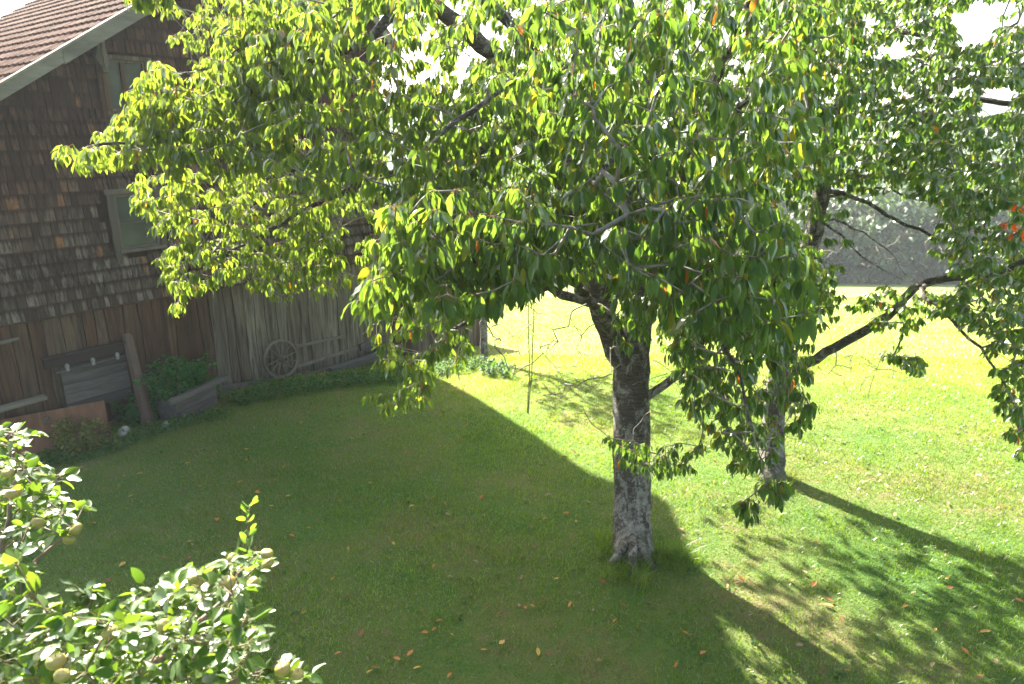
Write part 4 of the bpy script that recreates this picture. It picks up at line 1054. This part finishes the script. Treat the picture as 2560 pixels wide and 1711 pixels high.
# ------------------------------------------------------------------ grass
def grass(name, n, rect, hr, wr, label, tri_pow=1.0, pts=None, seedcol=None):
    if pts is None:
        x0, x1, y0, y1 = rect; y = y0+(y1-y0)*rng.random(n)**tri_pow
        half = y*1.0+3.0; x = rng.uniform(-1, 1, n)*half
    else: x, y = pts; n = len(x)
    l = np.stack([x-P0[0], y-P0[1]], 1); ok = ~(((l@Nv[:2]) < .02) & ((l@Dv[:2]) < D1) & ((l@Dv[:2]) > D0-2)); x = x[ok]; y = y[ok]; n = len(x)
    z = gz(x, y)
    k = .5+.5*np.sin(x*1.1+np.sin(y*.8)*2)*np.cos(y*1.3+x*.4)
    hgt = rng.uniform(*hr, n)*(.6+.6*k+.35*(np.sin(x*5.3+y*2.1)*np.sin(y*6.7-x*1.7) > .45)); az = rng.uniform(0, 2*np.pi, n); wd = rng.uniform(*wr, n)
    sd = np.stack([np.cos(az), np.sin(az), np.zeros(n)], 1)*wd[:, None]/2
    le = rng.normal(0, .55, (n, 2)); base = np.stack([x, y, z-.004], 1)
    tip = base+np.stack([le[:, 0]*hgt, le[:, 1]*hgt, hgt], 1)
    mid = base+np.stack([le[:, 0]*hgt*.3, le[:, 1]*hgt*.3, hgt*.6], 1)
    V = np.stack([base-sd, base+sd, mid+sd*.8, mid-sd*.8, tip], 1).reshape(-1, 3); i = np.arange(n)*5
    Q = np.stack([i, i+1, i+2, i+3], 1); Tt = np.stack([i+3, i+2, i+4], 1)
    dn_ = np.sin(x*.9+2+.7*np.sin(y*1.9))*np.sin(y*1.1+1+.8*np.sin(x*1.3))+.4*np.sin(x*3.1+y*2.3); dry = (rng.random(n) < .03+.26*np.clip(dn_-.25, 0, 1))[:, None]
    a = rng.random(n)[:, None]; c = np.array([.054, .116, .018])*(1-a)+np.array([.146, .218, .032])*a
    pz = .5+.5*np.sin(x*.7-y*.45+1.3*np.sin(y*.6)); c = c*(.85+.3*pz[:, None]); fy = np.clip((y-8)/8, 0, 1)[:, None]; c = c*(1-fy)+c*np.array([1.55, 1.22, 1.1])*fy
    c = np.where(dry, np.array([.18, .155, .065])*(.7+.5*rng.random((n, 1))), c)
    o = mesh_np(name, V, [Q, Tt], M['grass'], None, col=np.repeat(c, 5, axis=0)); tag(o, label, 'grass', kind='stuff'); return o
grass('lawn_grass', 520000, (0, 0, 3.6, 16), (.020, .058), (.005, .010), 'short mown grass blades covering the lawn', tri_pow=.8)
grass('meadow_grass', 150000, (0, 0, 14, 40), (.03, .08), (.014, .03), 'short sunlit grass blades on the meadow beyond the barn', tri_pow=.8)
# longer tufts round the trunks
px = []; py = []
for (c, n, r0, sx) in ((tb, 1700, .62, 1.0), (tb2, 700, .45, 1.0), (tb+np.array([.55, -.05, 0]), 600, .3, 1.0), (kb, 400, .35, 1)):
    a = rng.uniform(0, 6.28, n); rr = r0*np.sqrt(rng.uniform(.08, 1, n))*(.62+.28*np.sin(3*a+1)+.2*np.sin(7*a+r0*9)); px.append(c[0]+rr*np.cos(a)); py.append(c[1]+rr*np.sin(a))
grass('tuft_grass', 0, None, (.07, .20), (.004, .008), 'longer unmown grass tufts round the feet of the trunks', pts=(np.concatenate(px), np.concatenate(py)))
# clover and plantain in the lawn
n = 900; y = rng.uniform(4.0, 13, n); x = rng.uniform(-.75, .75, n)*y
ok = ((np.stack([x-P0[0], y-P0[1]], 1)@Nv[:2]) > .3); x = x[ok]; y = y[ok]
cc = np.stack([x, y, gz(x, y)+.012], 1); cc = cc[(np.sin(x*1.7)*np.cos(y*1.5+x) > .1)]
o = leaf_cloud('lawn_clover', cc, np.zeros((len(cc), 3)), rng.integers(3, 7, len(cc)), M['weedleaf'], None, (.025, .05), (.5, .8), green, down=(-.3, .2), horiz=(.8, 1.0), pet=(.005, .02), petcol=(.05, .09, .02)); tag(o, 'patches of broad-leaved lawn weeds scattered in the grass', 'lawn weeds', kind='stuff')

# ------------------------------------------------------------------ fallen leaves
cols = {'yellow': (.50, .31, .05), 'orange': (.50, .19, .035), 'red brown': (.20, .075, .028), 'tan': (.28, .19, .10)}
fm = {}
for nm, c in cols.items():
    m = NT('fallen_leaf_'+nm.replace(' ', '_')); g_ = m.noise(m.coord(), 60, 3)
    m.bsdf(m.ramp(g_, [(.35, tuple(x*.65 for x in c)), (.65, c)]), .55, None, .4); 
    ms = []
    for v_ in range(3):
        V, Q, _c = leaves(np.array([[-.045, 0, .0]]), np.array([[1., 0, .05]]), np.array([[0, 0, 1.]]), np.array([.085+.01*v_]), np.array([.019+.002*v_]), np.array([random.uniform(-.25, .3)]), np.array([random.uniform(.2, .7)]), np.zeros((1, 3)), wav=.03)
        V = np.concatenate([V, [[-.075, .004, .004], [-.075, .006, .004], [-.045, .001, .002], [-.045, -.001, .002]]]); Q = np.concatenate([Q, [[18, 19, 20, 21]]])
        me_o = mesh_np('fallen_leaf', V, [Q], m.m, None, smooth=True); ms.append(me_o.data); bpy.data.objects.remove(me_o)
    fm[nm] = ms
def zone(px, py, g_):
    loc = g_-P0
    if py < 1000: return 'on the lawn edge towards the barn corner' if px < 1500 else 'on the sunlit meadow behind the second tree'
    if px > 1700: return 'on the sun-dappled grass at the right' if py > 1250 else 'on the bright grass round the second tree'
    if px > 1480: return 'on the grass round the near trunk'
    if py > 1400: return 'on the shaded lawn near the bottom of the view'
    if px > 950: return 'on the shaded lawn left of the near trunk'
    return 'on the shaded lawn in front of the barn'
def fallen(px, py, colname, s=1.0):
    g_ = ground(px, py)
    o = bpy.data.objects.new('fallen_leaf', random.choice(fm[colname])); link(o)
    o.location = g_+[0, 0, .028]; o.rotation_euler = (random.uniform(-.35, .35), random.uniform(-.35, .35), random.uniform(0, 6.3)); s *= random.uniform(.6, .95); o.scale = (s, s, s)
    z = zone(px, py, g_); tag(o, f'{colname} fallen cherry leaf {z}', 'fallen leaf', f'{colname} fallen leaves {z}')
fix = [(1334, 1522, 'yellow', 1.3), (1026, 1640, 'orange', 1.2), (1345, 1636, 'yellow', 1.1), (307, 1416, 'yellow', 1.2), (543, 1305, 'orange', 1.3), (730, 1345, 'orange', 1.2), (714, 1172, 'yellow', 1.2), (600, 1210, 'yellow', 1), (617, 1128, 'yellow', 1), (617, 1155, 'yellow', .9), (470, 1163, 'yellow', 1), (328, 1246, 'yellow', 1.1), (497, 1221, 'orange', 1), (720, 1245, 'yellow', 1), (1210, 1632, 'orange', 1), (1757, 1640, 'orange', 1.2), (2070, 1519, 'yellow', 1.4), (1998, 1618, 'tan', 1.3), (1853, 1455, 'orange', 1.2), (2035, 1466, 'orange', 1.1), (2462, 1585, 'yellow', 1.3), (1868, 1200, 'yellow', 1), (1415, 1288, 'orange', 1.2), (1156, 1105, 'orange', 1), (1100, 1120, 'yellow', 1), (880, 1100, 'orange', 1), (690, 1205, 'orange', 1), (1030, 1270, 'yellow', 1.1), (1120, 1290, 'tan', 1.1), (870, 1500, 'red brown', 1.2), (740, 1562, 'red brown', 1.2), (905, 1590, 'red brown', 1.2)]
for a in fix: fallen(*a)
k = 0
while k < 190:
    px = random.uniform(150, 2560); py = random.uniform(960, 1700)
    if inpoly(px, py, [(0, 1711), (0, 1180), (330, 1130), (600, 1050), (1200, 960), (1500, 1000), (1850, 960), (2560, 980), (2560, 1711)]):
        if px < 760 and py > 1250: 
            if random.random() < .5: continue
        fallen(px, py, random.choice(['yellow', 'orange', 'orange', 'red brown', 'red brown', 'tan']), random.uniform(.75, 1.05)); k += 1

# ------------------------------------------------------------------ the air between here and the hills
b = MB(); b.box((0, 492, 33), (2240, 1030, 110)); m = NT('haze_air')
vp = m.n('ShaderNodeVolumePrincipled'); vp.inputs['Color'].default_value = (.84, .93, 1.0, 1); vp.inputs['Density'].default_value = .0008; vp.inputs['Anisotropy'].default_value = .2
m.l(vp.outputs[0], m.out.inputs['Volume']); hz = b.build('haze', m.m); tag(hz, 'thin pale haze filling the air over garden, meadow and hills', 'haze', kind='stuff')
